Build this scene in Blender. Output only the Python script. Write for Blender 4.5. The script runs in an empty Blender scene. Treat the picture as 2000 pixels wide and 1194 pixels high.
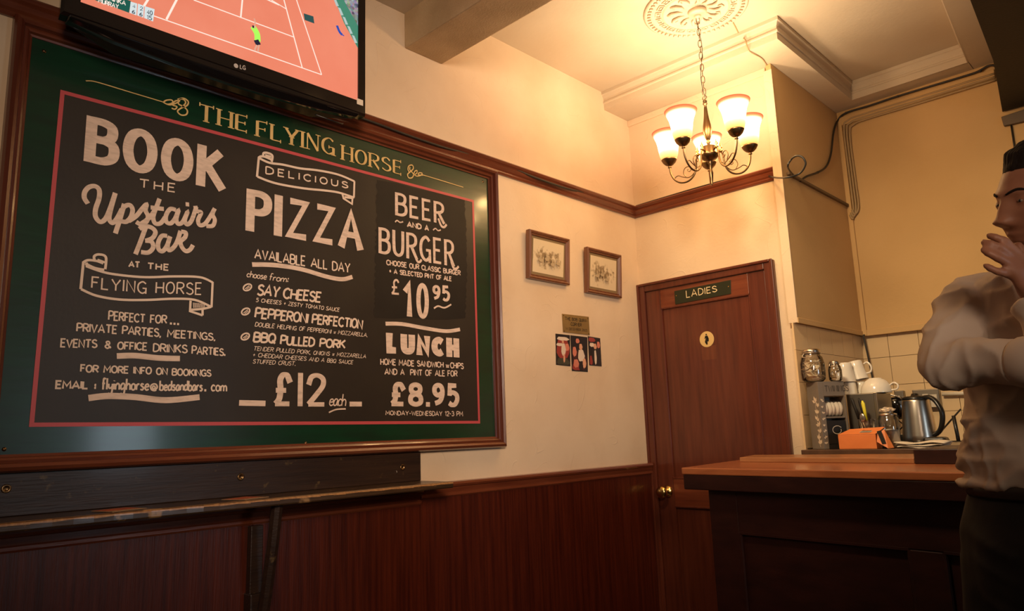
import bpy, bmesh, math, random
from mathutils import Vector, Matrix, noise
random.seed(7)
C = bpy.context.scene.collection
PI = math.pi

# ------------------------------------------------------------------ camera, world, exposure, light
FPX, YAW, PITCH, ROLL = 1418.2, .7677, .1759, -.0348
CAM = Vector((2.253, -3.364, 1.25))
_F = Vector((-math.sin(YAW)*math.cos(PITCH), math.cos(YAW)*math.cos(PITCH), math.sin(PITCH)))
_R = _F.cross(Vector((0, 0, 1))).normalized(); _U = _R.cross(_F)
_c, _s = math.cos(ROLL), math.sin(ROLL)
RGT, UP = _c*_R + _s*_U, -_s*_R + _c*_U
cd = bpy.data.cameras.new('camera'); cam = bpy.data.objects.new('camera', cd); C.objects.link(cam)
cam.matrix_world = Matrix(((RGT.x, UP.x, -_F.x, CAM.x), (RGT.y, UP.y, -_F.y, CAM.y), (RGT.z, UP.z, -_F.z, CAM.z), (0, 0, 0, 1)))
cd.sensor_width = 36; cd.lens = FPX/2000*36; cd.clip_start = .02
bpy.context.scene.camera = cam

vs = bpy.context.scene.view_settings
vs.view_transform = 'Standard'; vs.look = 'None'; vs.gamma = 1; vs.use_curve_mapping = False
vs.exposure = 0.13
bpy.context.scene.display_settings.display_device = 'sRGB'
w = bpy.data.worlds.new('world'); bpy.context.scene.world = w; w.use_nodes = True
w.node_tree.nodes['Background'].inputs[0].default_value = (1, .66, .40, 1)
w.node_tree.nodes['Background'].inputs[1].default_value = .035

BULB_W = 9.3
BULB_COL = (1, .74, .46)
def area(name, loc, target, size, sizey, power, col, spread=None):
    l = bpy.data.lights.new(name, 'AREA'); l.shape = 'RECTANGLE'; l.size = size; l.size_y = sizey
    l.energy = power; l.color = col
    if spread: l.spread = spread
    o = bpy.data.objects.new(name, l); C.objects.link(o); o.location = loc
    o.rotation_euler = (Vector(target)-Vector(loc)).to_track_quat('-Z', 'Y').to_euler()
    return o
# pub lamps behind the photographer, and the street window beyond the bar on the right
area('pub_lamp', (3.2, -3.7, 2.15), (0, -1.40, 1.85), .7, .7, 11.5, (1, .74, .54), 1.0)
area('bar_lamp', (1.25, -1.95, 2.80), (1.45, .5, 1.40), .25, .25, 9, (1, .76, .47), 1.45)
area('street_window', (4.4, -1.22, 1.42), (0, -2.6, 1.27), .45, .7, 8, (.72, .87, 1))

# ------------------------------------------------------------------ survey helpers: a sight line met with a real plane
def sight(u, v): return (RGT*((u-1000)/FPX) - UP*((v-597)/FPX) + _F)
def onp(ax, val, u, v):
    d = sight(u, v); return CAM + d*((val-CAM[ax])/d[ax])
def onx(u, v, x=0.0): return onp(0, x, u, v)
def ony(u, v, y=0.0): return onp(1, y, u, v)
def onz(u, v, z=0.0): return onp(2, z, u, v)
def at(u, v, d): return CAM + sight(u, v)*d

# ------------------------------------------------------------------ materials
def mat(name, col, rough=.5, metal=0, bump=None, var=None, coat=0, emit=None, stretch=None, trans=0, alpha=None, spec=None, ior=None):
    m = bpy.data.materials.new(name); m.use_nodes = True
    nt = m.node_tree; b = nt.nodes['Principled BSDF']; N = nt.nodes.new; L = nt.links.new
    b.inputs['Base Color'].default_value = (*col, 1); b.inputs['Roughness'].default_value = rough
    b.inputs['Metallic'].default_value = metal
    if coat: b.inputs['Coat Weight'].default_value = coat; b.inputs['Coat Roughness'].default_value = .12
    if trans: b.inputs['Transmission Weight'].default_value = trans
    if spec is not None: b.inputs['Specular IOR Level'].default_value = spec
    if ior: b.inputs['IOR'].default_value = ior
    if emit: b.inputs['Emission Color'].default_value = (*emit[0], 1); b.inputs['Emission Strength'].default_value = emit[1]
    if bump or var:
        tc = N('ShaderNodeTexCoord'); mp = N('ShaderNodeMapping'); L(tc.outputs['Object'], mp.inputs[0])
        if stretch: mp.inputs['Scale'].default_value = stretch
    if var:   # (second colour, scale, low, high)
        n = N('ShaderNodeTexNoise'); n.inputs['Scale'].default_value = var[1]; n.inputs['Detail'].default_value = 5
        L(mp.outputs[0], n.inputs[0]); r = N('ShaderNodeValToRGB')
        r.color_ramp.elements[0].position = var[2] if len(var) > 2 else .35; r.color_ramp.elements[1].position = var[3] if len(var) > 3 else .65
        r.color_ramp.elements[0].color = (*col, 1); r.color_ramp.elements[1].color = (*var[0], 1)
        L(n.outputs[0], r.inputs[0]); L(r.outputs[0], b.inputs['Base Color'])
    if bump:
        n = N('ShaderNodeTexNoise'); n.inputs['Scale'].default_value = bump[0]; n.inputs['Detail'].default_value = 4
        L(mp.outputs[0], n.inputs[0]); bp = N('ShaderNodeBump'); bp.inputs['Strength'].default_value = bump[1]; bp.inputs['Distance'].default_value = bump[2] if len(bump) > 2 else .005
        L(n.outputs[0], bp.inputs['Height']); L(bp.outputs[0], b.inputs['Normal'])
    return m

def plaster(name, col, dark, lines=True):
    m = mat(name, col, .75, var=(dark, 2.2, .4, .75), bump=(60, .25, .003), spec=.3)
    nt = m.node_tree; N = nt.nodes.new; L = nt.links.new
    if lines:   # faint curling ridges of the relief paper
        tc = N('ShaderNodeTexCoord'); n = N('ShaderNodeTexNoise'); n.inputs['Scale'].default_value = 4.5; n.inputs['Detail'].default_value = 1.0; n.inputs['Distortion'].default_value = .8
        L(tc.outputs['Object'], n.inputs[0])
        mu = N('ShaderNodeMath'); mu.operation = 'MULTIPLY'; mu.inputs[1].default_value = 7; L(n.outputs[0], mu.inputs[0])
        fr = N('ShaderNodeMath'); fr.operation = 'PINGPONG'; fr.inputs[1].default_value = .5; L(mu.outputs[0], fr.inputs[0])
        r = N('ShaderNodeValToRGB'); r.color_ramp.elements[0].position = 0; r.color_ramp.elements[0].color = (1, 1, 1, 1); r.color_ramp.elements[1].position = .05; r.color_ramp.elements[1].color = (0, 0, 0, 1)
        L(fr.outputs[0], r.inputs[0])
        n2 = N('ShaderNodeTexNoise'); n2.inputs['Scale'].default_value = 6; L(tc.outputs['Object'], n2.inputs[0])
        r2 = N('ShaderNodeValToRGB'); r2.color_ramp.elements[0].position = .5; r2.color_ramp.elements[1].position = .6; L(n2.outputs[0], r2.inputs[0])
        mm = N('ShaderNodeMath'); mm.operation = 'MULTIPLY'; L(r.outputs[0], mm.inputs[0]); L(r2.outputs[0], mm.inputs[1])
        bp = N('ShaderNodeBump'); bp.inputs['Strength'].default_value = .35; bp.inputs['Distance'].default_value = .003
        old = [x for x in nt.nodes if x.type == 'BUMP' and x != bp][0]
        L(mm.outputs[0], bp.inputs['Height']); L(old.outputs[0], bp.inputs['Normal']); L(bp.outputs[0], nt.nodes['Principled BSDF'].inputs['Normal'])
    return m

def wood(name, a, b_, rough=.35, scale=(14, 14, 1.2), coat=.3, bump=.15, wear=None):
    m = mat(name, a, rough, coat=coat, var=(b_, 3, .3, .7), bump=(10, bump, .003), stretch=scale)
    if wear:
        nt = m.node_tree; N = nt.nodes.new; L = nt.links.new; B = nt.nodes['Principled BSDF']
        src = B.inputs['Base Color'].links[0].from_socket
        tc = N('ShaderNodeTexCoord'); n = N('ShaderNodeTexNoise'); n.inputs['Scale'].default_value = wear[1]; n.inputs['Detail'].default_value = 8; L(tc.outputs['Object'], n.inputs[0])
        r = N('ShaderNodeValToRGB'); r.color_ramp.elements[0].position = wear[2]; r.color_ramp.elements[1].position = wear[2]+.06; L(n.outputs[0], r.inputs[0])
        mx = N('ShaderNodeMixRGB'); L(r.outputs[0], mx.inputs[0]); L(src, mx.inputs[1]); mx.inputs[2].default_value = (*wear[0], 1); L(mx.outputs[0], B.inputs['Base Color'])
    return m

M = {}
M['wall'] = plaster('plaster_cream', (.77, .61, .43), (.66, .49, .32))
M['wall2'] = plaster('painted_board_cream', (.64, .41, .18), (.57, .36, .15), False)
M['ceil'] = plaster('ceiling_cream', (.60, .50, .37), (.54, .43, .30), False)
M['beam'] = mat('textured_beam_paint', (.52, .38, .22), .8, bump=(160, .6, .004), var=((.40, .28, .15), 5))
M['mah'] = wood('mahogany_door', (.082, .018, .009), (.135, .032, .015), .32, (16, 16, 1.0))
M['mah_h'] = wood('mahogany_rail', (.13, .028, .012), (.21, .055, .022), .3, (16, 1.0, 16))
M['mah_x'] = wood('mahogany_rail_cross', (.13, .028, .012), (.21, .055, .022), .3, (1.0, 16, 16))
M['panel'] = wood('wainscot_veneer', (.045, .0068, .0030), (.10, .016, .0055), .34, (26, 26, 1.0), .25, .35)
M['frame'] = wood('frame_moulding', (.12, .030, .014), (.18, .05, .022), .25, (16, 1.5, 16), .5)
M['shelf'] = wood('worn_shelf_wood', (.035, .018, .009), (.07, .036, .016), .38, (20, 2.0, 20), .25, .3, ((.30, .17, .07), 14, .64))
M['dkboard'] = wood('worn_backboard', (.020, .010, .007), (.035, .017, .010), .42, (20, 1.4, 20), .1, .3, ((.09, .055, .022), 26, .66))
M['counter'] = wood('bar_counter_dark', (.018, .0045, .0035), (.032, .008, .0055), .4, (1.2, 20, 9), .1)
M['ctop'] = wood('bar_top_red', (.34, .10, .036), (.46, .15, .055), .3, (1.2, 16, 16), .4)
M['flap'] = wood('pale_flap_wood', (.42, .19, .075), (.33, .13, .05), .4, (1.2, 18, 18), .2)
M['worktop'] = mat('worktop_brown', (.085, .045, .028), .25, var=((.13, .07, .04), 12), coat=.3)
M['green'] = mat('green_gloss_paint', (.0025, .034, .013), .32, var=((.004, .022, .010), 6, .35, .7), bump=(8, .10, .004), stretch=(6, 1, 6), coat=.4)
M['black'] = mat('chalkboard_black', (.020, .0145, .011), .46, var=((.027, .020, .014), 4), bump=(90, .12, .002), spec=.5)
M['patch'] = mat('fresh_black_paint', (.008, .006, .005), .58, var=((.012, .009, .007), 9), spec=.4)
M['red'] = mat('border_red', (.52, .075, .085), .45)
M['gold'] = mat('title_gold', (.72, .50, .20), .5, var=((.60, .40, .15), 20))
M['chalk'] = mat('chalk_pen_cream', (.74, .57, .46), .7, var=((.58, .44, .35), 30, .45, .7), stretch=(1, 1, 4))
M['chalkthin'] = mat('chalk_pen_thin', (.76, .60, .48), .7)
M['bezel'] = mat('gloss_black_plastic', (.006, .005, .005), .12, coat=.5)
M['blackp'] = mat('black_plastic', (.012, .011, .010), .3)
M['cable'] = mat('black_cable', (.02, .016, .012), .5)
M['cablec'] = mat('painted_cable', (.40, .27, .13), .6)
M['brass'] = mat('antique_brass', (.27, .17, .085), .34, 1, var=((.18, .11, .05), 12))
M['brass2'] = mat('polished_brass', (.80, .52, .18), .22, 1)
M['steel'] = mat('brushed_steel', (.62, .56, .48), .28, 1, bump=(60, .1, .001), stretch=(1, 1, .05))
M['steeld'] = mat('steel_panel', (.30, .27, .23), .38, 1)
M['grey'] = mat('grey_card', (.20, .165, .13), .5)
M['white'] = mat('white_china', (.80, .74, .64), .2, coat=.4)
M['whitep'] = mat('white_plastic', (.66, .58, .46), .4)
M['paper'] = mat('paper_white', (.72, .63, .50), .8, bump=(20, .3, .004))
M['orange'] = mat('orange_card', (.85, .26, .07), .55, var=((.75, .21, .05), 8))
M['ink'] = mat('black_ink', (.012, .010, .008), .6)
M['tile'] = mat('glazed_tile', (.78, .57, .33), .22, var=((.70, .50, .28), 1.2, .3, .7))
M['grout'] = mat('grout', (.30, .22, .13), .8)
M['rose'] = M['ceil']
def glass(name, col=(.95, .93, .9), alpha=.30):
    m = bpy.data.materials.new(name); m.use_nodes = True; nt = m.node_tree; nt.nodes.clear(); N = nt.nodes.new; L = nt.links.new
    o = N('ShaderNodeOutputMaterial'); mx = N('ShaderNodeMixShader'); t = N('ShaderNodeBsdfTransparent'); g = N('ShaderNodeBsdfGlossy')
    t.inputs[0].default_value = (.985, .98, .97, 1); g.inputs['Roughness'].default_value = .06
    f = N('ShaderNodeFresnel'); f.inputs[0].default_value = 1.5; a = N('ShaderNodeMath'); a.inputs[1].default_value = alpha*.4; L(f.outputs[0], a.inputs[0])
    L(a.outputs[0], mx.inputs[0]); L(t.outputs[0], mx.inputs[1]); L(g.outputs[0], mx.inputs[2]); L(mx.outputs[0], o.inputs[0])
    return m
M['glass'] = glass('clear_glass')
def shade_mat():
    m = bpy.data.materials.new('lit_opal_glass'); m.use_nodes = True; nt = m.node_tree; nt.nodes.clear(); N = nt.nodes.new; L = nt.links.new
    o = N('ShaderNodeOutputMaterial'); tc = N('ShaderNodeTexCoord'); sp = N('ShaderNodeSeparateXYZ'); L(tc.outputs['Generated'], sp.inputs[0])
    r = N('ShaderNodeValToRGB'); e = r.color_ramp.elements
    e[0].position = 0; e[0].color = (1, .50, .16, 1); e[1].position = 1; e[1].color = (.55, .13, .05, 1)
    for p, c in ((.22, (1, .70, .36)), (.38, (1, .88, .66)), (.84, (1, .88, .66)), (.92, (.85, .35, .14))):
        x = e.new(p); x.color = (*c, 1)
    L(sp.outputs[2], r.inputs[0])
    s = N('ShaderNodeValToRGB'); q = s.color_ramp.elements; q[0].position = 0; q[0].color = (.30,)*3+(1,); q[1].position = 1; q[1].color = (.30,)*3+(1,)
    for p, c in ((.25, .45), (.42, 1), (.8, .9), (.93, .36)): x = q.new(p); x.color = (c, c, c, 1)
    L(sp.outputs[2], s.inputs[0]); mu = N('ShaderNodeMath'); mu.operation = 'MULTIPLY'; mu.inputs[1].default_value = 2.6; L(s.outputs[0], mu.inputs[0])
    em = N('ShaderNodeEmission'); L(r.outputs[0], em.inputs[0]); L(mu.outputs[0], em.inputs[1])
    tr = N('ShaderNodeBsdfTransparent'); L(r.outputs[0], tr.inputs[0])
    df = N('ShaderNodeBsdfDiffuse'); df.inputs[0].default_value = (.10, .07, .04, 1)
    m1 = N('ShaderNodeMixShader'); m1.inputs[0].default_value = .45; L(tr.outputs[0], m1.inputs[1]); L(df.outputs[0], m1.inputs[2])
    ad = N('ShaderNodeAddShader'); L(m1.outputs[0], ad.inputs[0]); L(em.outputs[0], ad.inputs[1]); L(ad.outputs[0], o.inputs[0])
    return m
M['shade'] = shade_mat()
def flat(name, col, e): return mat(name, (col[0]*.2, col[1]*.2, col[2]*.2), .3, emit=(col, e))

# ------------------------------------------------------------------ mesh helpers
def NB(): return bmesh.new()
def obj(name, bm, m, parent=None, smooth=False, bevel=0, recalc=True):
    if recalc: bmesh.ops.recalc_face_normals(bm, faces=bm.faces[:])
    me = bpy.data.meshes.new(name); bm.to_mesh(me); bm.free()
    o = bpy.data.objects.new(name, me); C.objects.link(o)
    ms = m if isinstance(m, (list, tuple)) else [m]
    for x in ms: me.materials.append(x)
    if smooth:
        for p in me.polygons: p.use_smooth = True
    if bevel:
        b = o.modifiers.new('bevel', 'BEVEL'); b.width = bevel; b.segments = 2; b.limit_method = 'ANGLE'
    if parent:
        o.parent = parent
        o.matrix_parent_inverse = parent.matrix_world.inverted() if parent.type != 'EMPTY' else Matrix.Translation(-parent.location)
    return o
def tag(o, label=None, cat=None, group=None, kind=None):
    if label: o['label'] = label
    if cat: o['category'] = cat
    if group: o['group'] = group
    if kind: o['kind'] = kind
    return o
def thing(name, label, cat, loc, group=None):
    o = bpy.data.objects.new(name, None); C.objects.link(o); o.location = loc; o.empty_display_size = .05
    return tag(o, label, cat, group)
def box(bm, a, b, mi=0, T=None):
    x0, y0, z0 = a; x1, y1, z1 = b
    vs_ = [Vector(p) for p in ((x0, y0, z0), (x1, y0, z0), (x1, y1, z0), (x0, y1, z0), (x0, y0, z1), (x1, y0, z1), (x1, y1, z1), (x0, y1, z1))]
    if T: vs_ = [T @ v for v in vs_]
    v = [bm.verts.new(p) for p in vs_]
    for f in ((0, 3, 2, 1), (4, 5, 6, 7), (0, 1, 5, 4), (1, 2, 6, 5), (2, 3, 7, 6), (3, 0, 4, 7)):
        fc = bm.faces.new([v[i] for i in f]); fc.material_index = mi
    return v
def prism(bm, pts, off, mi=0):
    """closed polygon pts (3D) pushed along vector off"""
    off = Vector(off); a = [bm.verts.new(Vector(p)) for p in pts]; b = [bm.verts.new(Vector(p)+off) for p in pts]
    n = len(pts); fs = [bm.faces.new(a), bm.faces.new(b[::-1])]
    for i in range(n): fs.append(bm.faces.new((a[i], b[i], b[(i+1) % n], a[(i+1) % n])))
    for f in fs: f.material_index = mi
def frames(pts, closed=False, up=None):
    P = [Vector(p) for p in pts]; n = len(P); T = []
    for i in range(n):
        if closed: t = P[(i+1) % n]-P[i-1]
        else: t = P[min(i+1, n-1)]-P[max(i-1, 0)]
        T.append(t.normalized() if t.length > 1e-9 else Vector((0, 0, 1)))
    u = Vector(up) if up else (Vector((0, 0, 1)) if abs(T[0].z) < .9 else Vector((1, 0, 0)))
    u = (u-T[0]*u.dot(T[0])).normalized(); out = []
    for i in range(n):
        u = (u-T[i]*u.dot(T[i])); u = u.normalized() if u.length > 1e-6 else Vector((1, 0, 0))
        out.append((P[i], T[i], u.copy(), T[i].cross(u)))
    return out
def tube(bm, pts, r, seg=8, closed=False, up=None, caps=True, mi=0):
    fr = frames(pts, closed, up); n = len(fr); rings = []
    for i, (p, t, u, v) in enumerate(fr):
        q = r[i] if isinstance(r, (list, tuple)) else r
        ra, rb = q if isinstance(q, (list, tuple)) else (q, q)
        rings.append([bm.verts.new(p+u*(ra*math.cos(2*PI*k/seg))+v*(rb*math.sin(2*PI*k/seg))) for k in range(seg)])
    for i in range(n if closed else n-1):
        a, b = rings[i], rings[(i+1) % n]
        for k in range(seg):
            f = bm.faces.new((a[k], a[(k+1) % seg], b[(k+1) % seg], b[k])); f.material_index = mi
    if caps and not closed:
        bm.faces.new(rings[0][::-1]).material_index = mi; bm.faces.new(rings[-1]).material_index = mi
def lathe(bm, prof, c=(0, 0, 0), seg=24, T=None, mi=0):
    """prof: list of (r, z)"""
    c = Vector(c); rings = []
    for r, z in prof:
        if r < 1e-6:
            p = Vector((0, 0, z)); p = (T @ p if T else p)+c; rings.append([bm.verts.new(p)])
        else:
            row = []
            for k in range(seg):
                p = Vector((r*math.cos(2*PI*k/seg), r*math.sin(2*PI*k/seg), z)); p = (T @ p if T else p)+c
                row.append(bm.verts.new(p))
            rings.append(row)
    for a, b in zip(rings, rings[1:]):
        for k in range(seg):
            k2 = (k+1) % seg
            if len(a) == 1 and len(b) == 1: continue
            if len(a) == 1: f = bm.faces.new((a[0], b[k2], b[k]))
            elif len(b) == 1: f = bm.faces.new((a[k], a[k2], b[0]))
            else: f = bm.faces.new((a[k], a[k2], b[k2], b[k]))
            f.material_index = mi
def ell(bm, c, r, T=None, su=16, sv=10):
    prof = []
    c = Vector(c); rows = []
    for j in range(sv+1):
        th = PI*j/sv
        if j in (0, sv):
            p = Vector((0, 0, r[2]*math.cos(th))); rows.append([bm.verts.new((T @ p if T else p)+c)])
        else:
            rows.append([bm.verts.new((lambda p: (T @ p if T else p)+c)(Vector((r[0]*math.sin(th)*math.cos(2*PI*k/su), r[1]*math.sin(th)*math.sin(2*PI*k/su), r[2]*math.cos(th))))) for k in range(su)])
    for a, b in zip(rows, rows[1:]):
        for k in range(su):
            k2 = (k+1) % su
            if len(a) == 1: bm.faces.new((a[0], b[k], b[k2]))
            elif len(b) == 1: bm.faces.new((a[k2], a[k], b[0]))
            else: bm.faces.new((a[k], b[k], b[k2], a[k2]))
def crom(P, n=6, closed=False):
    out = []; N_ = len(P)
    rng = range(N_ if closed else N_-1)
    for i in rng:
        p1 = P[i]; p2 = P[(i+1) % N_]
        p0 = P[i-1] if (closed or i > 0) else p1; p3 = P[(i+2) % N_] if (closed or i+2 < N_) else p2
        for k in range(n):
            t = k/n
            out.append(type(p1)([.5*((2*b)+(-a+c)*t+(2*a-5*b+4*c-d)*t*t+(-a+3*b-3*c+d)*t**3) for a, b, c, d in zip(p0, p1, p2, p3)]))
    if not closed: out.append(P[-1])
    return out
def sweep(bm, path, prof, normal_in, closed=False, mi=0):
    """path: list of Vector; prof: list of (d, h): d along the given side vectors, h along h vectors; normal_in: list of (side, h)"""
    rings = [[bm.verts.new(p+s*d+h*e) for d, e in prof] for p, (s, h) in zip(path, normal_in)]
    n = len(prof)
    for a, b in zip(rings, rings[1:]):
        for k in range(n):
            bm.faces.new((a[k], a[(k+1) % n], b[(k+1) % n], b[k])).material_index = mi
    bm.faces.new(rings[0][::-1]); bm.faces.new(rings[-1])
Zv, Xv, Yv = Vector((0, 0, 1)), Vector((1, 0, 0)), Vector((0, 1, 0))

# ------------------------------------------------------------------ heights and room plan (metres)
ZR, ZRB = 2.497, 2.435        # picture rail
ZD = 1.0766                   # dado rail
ZC, ZT = 3.023, 3.126         # lowered soffit, ceiling
XP = .853; DB = .844          # alcove side wall, alcove back wall
ZB = 1.722                    # bottom of the boxed-out panels

def struct(name, bm, m, **k): return tag(obj(name, bm, m, **k), kind='structure')
b = NB(); box(b, (-.1, -5.6, -.1), (4.6, 1.0, 0)); struct('floor', b, wood('floor_boards', (.06, .03, .015), (.10, .05, .025)))
b = NB(); box(b, (-.15, -5.6, 0), (0, .05, 3.25)); wl = struct('wall_left', b, M['wall'])
b = NB(); box(b, (0, 0, 0), (XP, .984, 3.25)); wb = struct('wall_back', b, M['wall'])
b = NB(); box(b, (XP, DB+.012, 0), (3.2, 1.0, 3.25)); wa = struct('wall_alcove', b, M['grout'])
# boxed-out painted panels above the tiles
b = NB(); box(b, (XP, -.034, ZB), (.88, DB, ZC)); p_ = obj('boxed_panel', b, M['wall2'], wb, bevel=.003)
b = NB(); box(b, (.838, -.036, ZB-.004), (.882, -.030, ZC-.03)); obj('corner_bead', b, M['wall'], wb, bevel=.002)
b = NB(); box(b, (.88, DB-.02, ZB), (3.2, DB+.012, ZC)); obj('boxed_panel', b, M['wall2'], wa, bevel=.003)
b = NB(); box(b, (.88, DB-.034, ZB-.006), (.905, DB-.02, 2.98)); obj('corner_lath', b, M['wall2'], wa, bevel=.002)
b = NB(); box(b, (.88, DB-.030, ZB-.008), (3.2, DB-.02, ZB+.025)); obj('edge_lath', b, M['wall2'], wa, bevel=.002)
b = NB(); box(b, (.88, -.034, ZB-.006), (.886, DB-.034, ZB+.02)); obj('edge_lath', b, M['wall2'], wb, bevel=.002)
# tiles, 150 mm, each its own piece
def tiles(parent, axis, a0, a1, base, z0s):
    mesh = None; t = .0011
    for z in z0s:
        a = a0
        while a < a1-.01:
            e = min(a+.15, a1)
            zz = min(z+.15, ZB-.002)
            b = NB()
            if axis == 'x': box(b, (a+t, base, z+t), (e-t, base-.008, zz-t))
            else: box(b, (base, a+t, z+t), (base+.008, e-t, zz-t))
            obj('tile', b, M['tile'], parent, bevel=.0008 if axis == 'x' else 0)
            a += .15
zs = [1.142+.15*i for i in range(4)]
tiles(wa, 'x', XP+.001-.011+.002, 2.4, DB+.012, zs)
tiles(wb, 'y', .112-.15, DB+.004, XP, zs)

# ceiling with its recessed bay
XR = 1.0; YN = -.225
bay = [Vector((XR, YN, 0)), Vector((XR, .722, 0)), Vector((1.572, .726, 0)), Vector((1.64, 0, 0)), Vector((1.86, -2.4, 0))]
b = NB()
box(b, (-.1, -1.5, ZT), (3.2, 1.0, ZT+.1))
box(b, (0, YN, ZC), (XR, .0, ZT)); box(b, (XP, 0, ZC), (XR, DB+.012, ZT)); box(b, (XR, .722, ZC), (1.575, DB+.012, ZT))
prism(b, [(1.572, .856, ZC), (3.2, .856, ZC), (3.2, -1.45, ZC), (1.775, -1.45, ZC), (1.64, 0, ZC), (1.572, .726, ZC)], (0, 0, ZT-ZC))
box(b, (-.1, -5.6, ZC), (4.6, -1.62, ZC+.2))
ce = struct('ceiling', b, M['ceil'])
# beam
b = NB(); box(b, (0, -1.627, 2.865), (4.2, -1.422, ZC+.1)); struct('trim_1', b, M['beam'], bevel=.006)
# cornice around the bay
def corn(name, pts, sides):
    prof = [(0, 0), (.006, 0), (.006, .034), (.012, .038), (.012, .046), (.007, .05), (.009, .066), (.018, .082), (.024, .086), (.024, .1025), (0, .1025)]
    b = NB(); sweep(b, [Vector((p[0], p[1], ZC)) for p in pts], prof, [(s, Zv) for s in sides]); return struct(name, b, M['ceil'])
corn('trim_2', [(0, YN), (XR+.0, YN)], [-Yv, -Yv+Xv])
corn('trim_3', [(XR, YN), (XR, .722)], [-Yv+Xv, Xv-Yv])
corn('trim_4', [(XR, .722), (1.573, .726)], [Xv-Yv, -Yv-Xv])
corn('trim_5', [(1.573, .726), (1.64, 0), (1.77, -1.42)], [-Yv-Xv, -Xv, -Xv])
b = NB(); box(b, (0, -.012, ZC-.036), (.84, 0, ZC)); struct('trim_6', b, M['wall'], bevel=.002)
# dark bulkhead over the bar
b = NB(); prism(b, [(1.667, .81, 2.75), (1.756, .156, 2.75), (1.801, -.44, 2.75), (1.93, -1.42, 2.75), (3.2, -1.42, 2.75), (3.2, .81, 2.75)], (0, 0, ZC-2.75))
struct('trim_7', b, mat('dark_bulkhead_paint', (.012, .008, .006), .6, bump=(80, .3)))

# picture rail, dado rail
rail_prof = [(0, 0), (.010, 0), (.016, .008), (.012, .016), (.018, .022), (.026, .034), (.020, .042), (.028, .048), (.034, .056), (.030, .062), (0, .062)]
def rail(name, pts, sides, z, prof, m):
    b = NB(); sweep(b, [Vector((p[0], p[1], z)) for p in pts], prof, [(s, Zv) for s in sides]); return struct(name, b, m)
rail('trim_8', [(0, -5.0), (0, 0)], [Xv, Xv-Yv], ZRB, rail_prof, M['frame'])
rail('trim_9', [(0, 0), (.838, 0)], [Xv-Yv, -Yv], ZRB, rail_prof, M['mah_x'])
dado_prof = [(0, -.058), (.020, -.058), (.026, -.052), (.026, -.044), (.020, -.040), (.024, -.022), (.036, -.018), (.040, -.010), (.038, -.002), (.030, 0), (0, 0)]
rail('trim_10', [(0, -1.585), (0, 0)], [Xv, Xv-Yv], ZD, dado_prof, M['mah_h'])
rail('trim_11', [(0, -5.0), (0, -1.585)], [Xv, Xv], ZD-.018, dado_prof, M['mah_h'])
# wainscot sheets
wy = [-5.0, -3.45, -2.25, -1.0, -.035]
for i in range(4):
    b = NB(); box(b, (0, wy[i]+.0015, .09), (.018, wy[i+1]-.0015, ZD-.05)); obj('wainscot_panel', b, M['panel'], wl)
b = NB(); box(b, (0, -.034, 0), (.026, -.002, ZD-.05)); obj('corner_post', b, M['mah'], wl, bevel=.002)
b = NB(); box(b, (0, -5, 0), (.024, -.035, .09)); struct('baseboard_left', b, M['mah_h'], bevel=.003)
b = NB(); box(b, (.785, -.016, 0), (.84, 0, 1.09)); struct('baseboard_back', b, M['mah_x'])

# ------------------------------------------------------------------ door
b = NB()
box(b, (.0, -.024, 0), (.045, 0, 2.042)); box(b, (.738, -.024, 0), (.787, 0, 2.042)); box(b, (.045, -.024, 2.0), (.738, 0, 2.042))
dr = struct('door_1', b, M['mah'], bevel=.004)
b = NB()
# outer raised moulding of the architrave
for a, c in (((.0, -.034, 0), (.014, -.024, 2.045)), ((.772, -.034, 0), (.787, -.024, 2.045)), ((.0145, -.034, 2.031), (.7715, -.024, 2.045))): box(b, a, c)
obj('architrave_moulding', b, M['mah'], dr, bevel=.004)
def doorbit(name, x0, x1, z0, z1, y0=-.012, m='mah'):
    b = NB(); box(b, (x0, y0, z0), (x1, -.0005, z1)); return obj(name, b, M[m], dr, bevel=.0025)
doorbit('stile', .046, .137, 0, 1.998); doorbit('stile', .648, .735, 0, 1.998)
doorbit('top_rail', .138, .647, 1.892, 1.998, m='mah_x'); doorbit('lock_rail', .138, .647, .855, .998, m='mah_x'); doorbit('bottom_rail', .138, .647, 0, .2, m='mah_x')
doorbit('door_panel', .138, .647, .998, 1.892, -.004); doorbit('door_panel', .138, .647, .2, .855, -.004)
b = NB()
def bead(x0, z0, x1, z1):
    r = .006
    for p, q in (((x0, z0), (x1, z0)), ((x1, z0), (x1, z1)), ((x1, z1), (x0, z1)), ((x0, z1), (x0, z0))):
        tube(b, [(p[0], -.010, p[1]), (q[0], -.010, q[1])], r, 6)
bead(.138, .998, .647, 1.892); bead(.138, .2, .647, .855)
obj('panel_bead', b, M['mah'], dr)
# knob
kn = Vector((.100, -.012, .93))
b = NB(); T = Matrix.Rotation(PI/2, 4, 'X')
lathe(b, [(0, 0), (.030, 0), (.031, .004), (.024, .010), (.012, .016), (.010, .032), (.014, .038), (.026, .044), (.031, .054), (.029, .064), (.018, .072), (0, .074)], kn, 24, T)
tag(obj('door_knob', b, M['brass2'], dr, smooth=True), 'round brass knob')

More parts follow.
